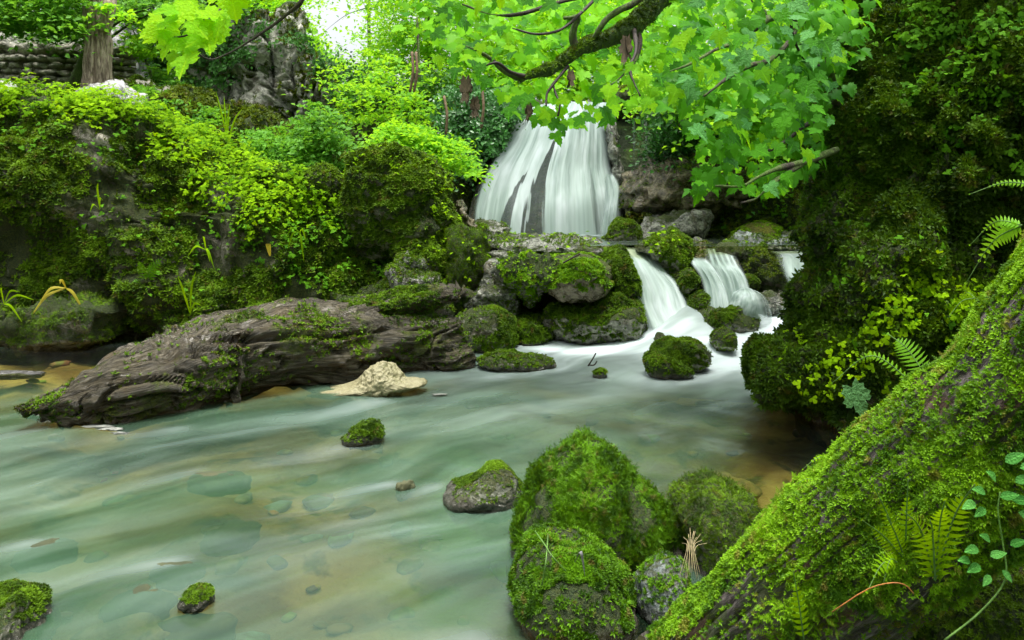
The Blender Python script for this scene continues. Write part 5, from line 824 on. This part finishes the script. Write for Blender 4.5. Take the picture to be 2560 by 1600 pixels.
# ash like seedling by the right edge
sd_ = empty('seedling', P(1005, 585, 1.7)); tag(sd_, 'compound leaved seedling in front of the near log by the right edge', 'plant')
child('stem', *tube(spline([P(945,640,1.7), P(980,612,1.7), P(1005,580,1.7), P(1003,545,1.7), P(998,512,1.7), P(1000,492,1.7)], 24), [.0024,.0019,.0013], 6), STEM, sd_)
def t_oval():
    xs_ = np.linspace(0, 1, 8); w_ = .29*np.sin(np.pi*xs_**.8)**.8*(1-.25*xs_); V = []; F = []
    for x, h in zip(xs_, w_): V += [[x, h, .05*h*6-.10*x*x], [x, 0, -.10*x*x], [x, -h, .05*h*6-.10*x*x]]
    for i in range(7):
        for j in (0, 1): F += [[i*3+j, i*3+j+1, i*3+j+4], [i*3+j, i*3+j+4, i*3+j+3]]
    return np.array(V), np.array(F)
LS = mesh_np('leaf', *t_oval(), m_leafobj('seedling_leaf', (.05,.22,.03), (.12,.38,.07), .3))
for x, y, a_, s_ in ((1000,497,.3,.05),(985,492,2.8,.05),(1012,500,.1,.055),(996,480,2.4,.05),(1015,482,.5,.05),(985,508,3.6,.045),(990,540,2.6,.045),(978,548,3.2,.05),(990,556,.4,.045),(980,565,3.4,.05),(1002,570,-.9,.04),(990,575,3.9,.04),(1010,545,.5,.045),(970,560,3.0,.045),(1018,512,-.4,.05),(1005,462,.6,.06),(1020,468,.3,.05),(975,502,3.4,.05)):
    o = bpy.data.objects.new('leaf', LS); COL.objects.link(o); o.parent = sd_; tip = Vector((math.cos(a_), -.35, math.sin(a_))).normalized(); nn_ = Vector((0, -.75, .65)); nn_ = (nn_ - tip*nn_.dot(tip)).normalized()
    o.matrix_local = Matrix.Translation(Vector(P(x, y, 1.7) - np.array(sd_.location))) @ Matrix((tip, nn_.cross(tip), nn_)).transposed().to_4x4() @ Matrix.Diagonal((s_*.78, s_*.78, s_*.78, 1))
# hanging sapling stem on the bank, strap leaved plants, twigs
def strap(label, base, tips, mat=None, w=.022, name='strap_leaved_plant'):
    b = P(*base); e = empty(name, b); tag(e, label, 'plant')
    for q in tips:
        c = spline([b, (b+P(*q))/2 + np.array([0, -.03, .07]), P(*q)], 9); V = []; u = norm(np.cross(norm(c[-1]-c[0]), np.array([0,-1.,.2])))
        for i, x in enumerate(c): hw = w*math.sin(math.pi*(.08+.9*i/8))**.8*.5; V += [x-u*hw, x + np.array([0,-.25*hw,0]), x+u*hw]
        F = [[i*3+j, i*3+j+1, i*3+j+4, i*3+j+3] for i in range(8) for j in (0, 1)]; child('leaf', np.array(V), np.array(F), mat or HERB, e, attrs={'tint': np.full(len(V), rr_.random())})
yl = m_foliage('yellowing_leaf', (.30,.26,.02), (.45,.40,.05), .3)
strap('broad leaved plant low in the middle of the left bank face', (190,314,7.7), [(178,277,7.6),(196,271,7.6),(184,296,7.6),(202,306,7.6)])
strap('drooping plant with white tipped leaves on the left bank', (206,250,7.9), [(188,256,7.8),(214,268,7.8),(204,238,7.8),(210,262,7.8)])
strap('curved broad leaves right of the drooping plant', (300,232,7.8), [(288,248,7.8),(304,262,7.8),(306,240,7.8),(286,238,7.8)])
strap('single yellow leaf hanging on the bank face', (270,256,7.8), [(268,246,7.75)], yl, .05)
strap('yellow stalked plant drooping over the flat mossy ledge', (66,288,7.7), [(40,302,7.6),(30,318,7.6),(84,312,7.6),(60,284,7.6)], yl, .03)
strap('green grassy plant at the left edge above the water', (4,304,7.6), [(20,292,7.5),(-8,318,7.5),(22,322,7.5),(2,288,7.5),(34,300,7.5)])
strap('tall strap leaved plant upright on the bank face', (100,210,8.0), [(98,183,7.9),(90,212,7.9),(103,200,7.9)])
strap('pair of strap leaves in the left corner of the bank top', (50,200,8.1), [(44,188,8.0),(51,188,8.0),(46,202,8.0)])
strap('tall hogweed stem with leaves rising behind the bank crest', (228,142,10.2), [(224,96,10.2),(226,118,10.1),(243,108,10.1),(216,92,10.2),(230,104,10.1)], HERB, .02, 'hogweed')
iv2 = obj('ivy_leaf', mesh_np('ivy_leaf', *maple(41, .3), m_leafobj('pale_ivy_leaf', (.05,.16,.045), (.09,.22,.07), .2))); tag(iv2, 'pale drooping ivy leaf hanging over the dark water at the cliff foot', 'leaf')
iv2.matrix_world = Matrix.Translation(Vector(P(852,388,4.2))) @ Matrix(((.3,-.2,-.93),(.9,.2,.3),(-.1,-.95,.2))).transposed().to_4x4() @ Matrix.Diagonal((.19,.15,.17,1))
def twig(label, paths, r, mat, name='twig'):
    V, F = join([tube(spline([P(*q) for q in p_], 12), r, 6) for p_ in paths]); tag(obj(name, mesh_np(name, V, F, mat)), label, 'twig')
twig('small forked twig standing out of the stream beyond the low rock', [[(588,366,6.4),(592,360,6.4),(596,353,6.4)], [(588,365,6.4),(594,365,6.4),(597,361,6.4)]], .006, TWIG)
twig('orange bent twig resting on the near log', [[(832,612,1.75),(866,590,1.72),(890,583,1.7),(905,585,1.7),(914,594,1.72)]], .0013, m_plain('orange_twig', (.45,.16,.03)))
twig('fine dark twig lying across the bulging moss boulder', [[(563,263,7.75),(572,258,7.75),(580,254,7.75)]], .01, TWIG)
twig('straw coloured dry grass tuft between moss boulders and near log', [[(690+i_*2.2+3*(i_%3), 528+abs(i_)*3, 2.72-.01*(i_%2)), (691+i_*.8, 545+2*(i_%3), 2.64), (693+i_*1.9-4*(i_%2), 572+4*(i_%3), 2.60)] for i_ in range(-5, 6)], .0007, DEAD, 'dry_grass')
twig('long grass blade draped over the round boulder', [[(535,531,2.62),(545,545,2.55),(552,556,2.5),(566,571,2.5)], [(548,535,2.6),(546,560,2.5),(542,585,2.5)]], .0022, STEM, 'grass_blade')
strap('small grey feather lying on the round boulder', (575,562,2.52), [(585,576,2.5)], m_plain('grey_feather', (.25,.25,.26)), .010, 'feather')
# small white foam patches at the log tip
for k_, (x, y, w_, l_) in enumerate(((98,428,.07,'thin white foam patch at the foot of the log left end'), (110,431,.06,'second small foam patch under the log end'), (121,435,.045,'rightmost small foam patch by the log end'), (441,396,.045,'little white bubble patch floating below the foam mound'))):
    Yp = CAMH*F_PX/(y-HY); D, F = ico(3); V = D*np.array([w_*1.2, w_*.4, .006])*(1+.55*fbm(D*2+k_, 4))[:, None]; o = obj('foam_patch', mesh_np('foam_patch', V, F, m_plain('white_foam%d' % k_, (.24,.25,.22), .7))); o.location = ((x-512)*Yp/F_PX, Yp, .012); tag(o, l_, 'foam')
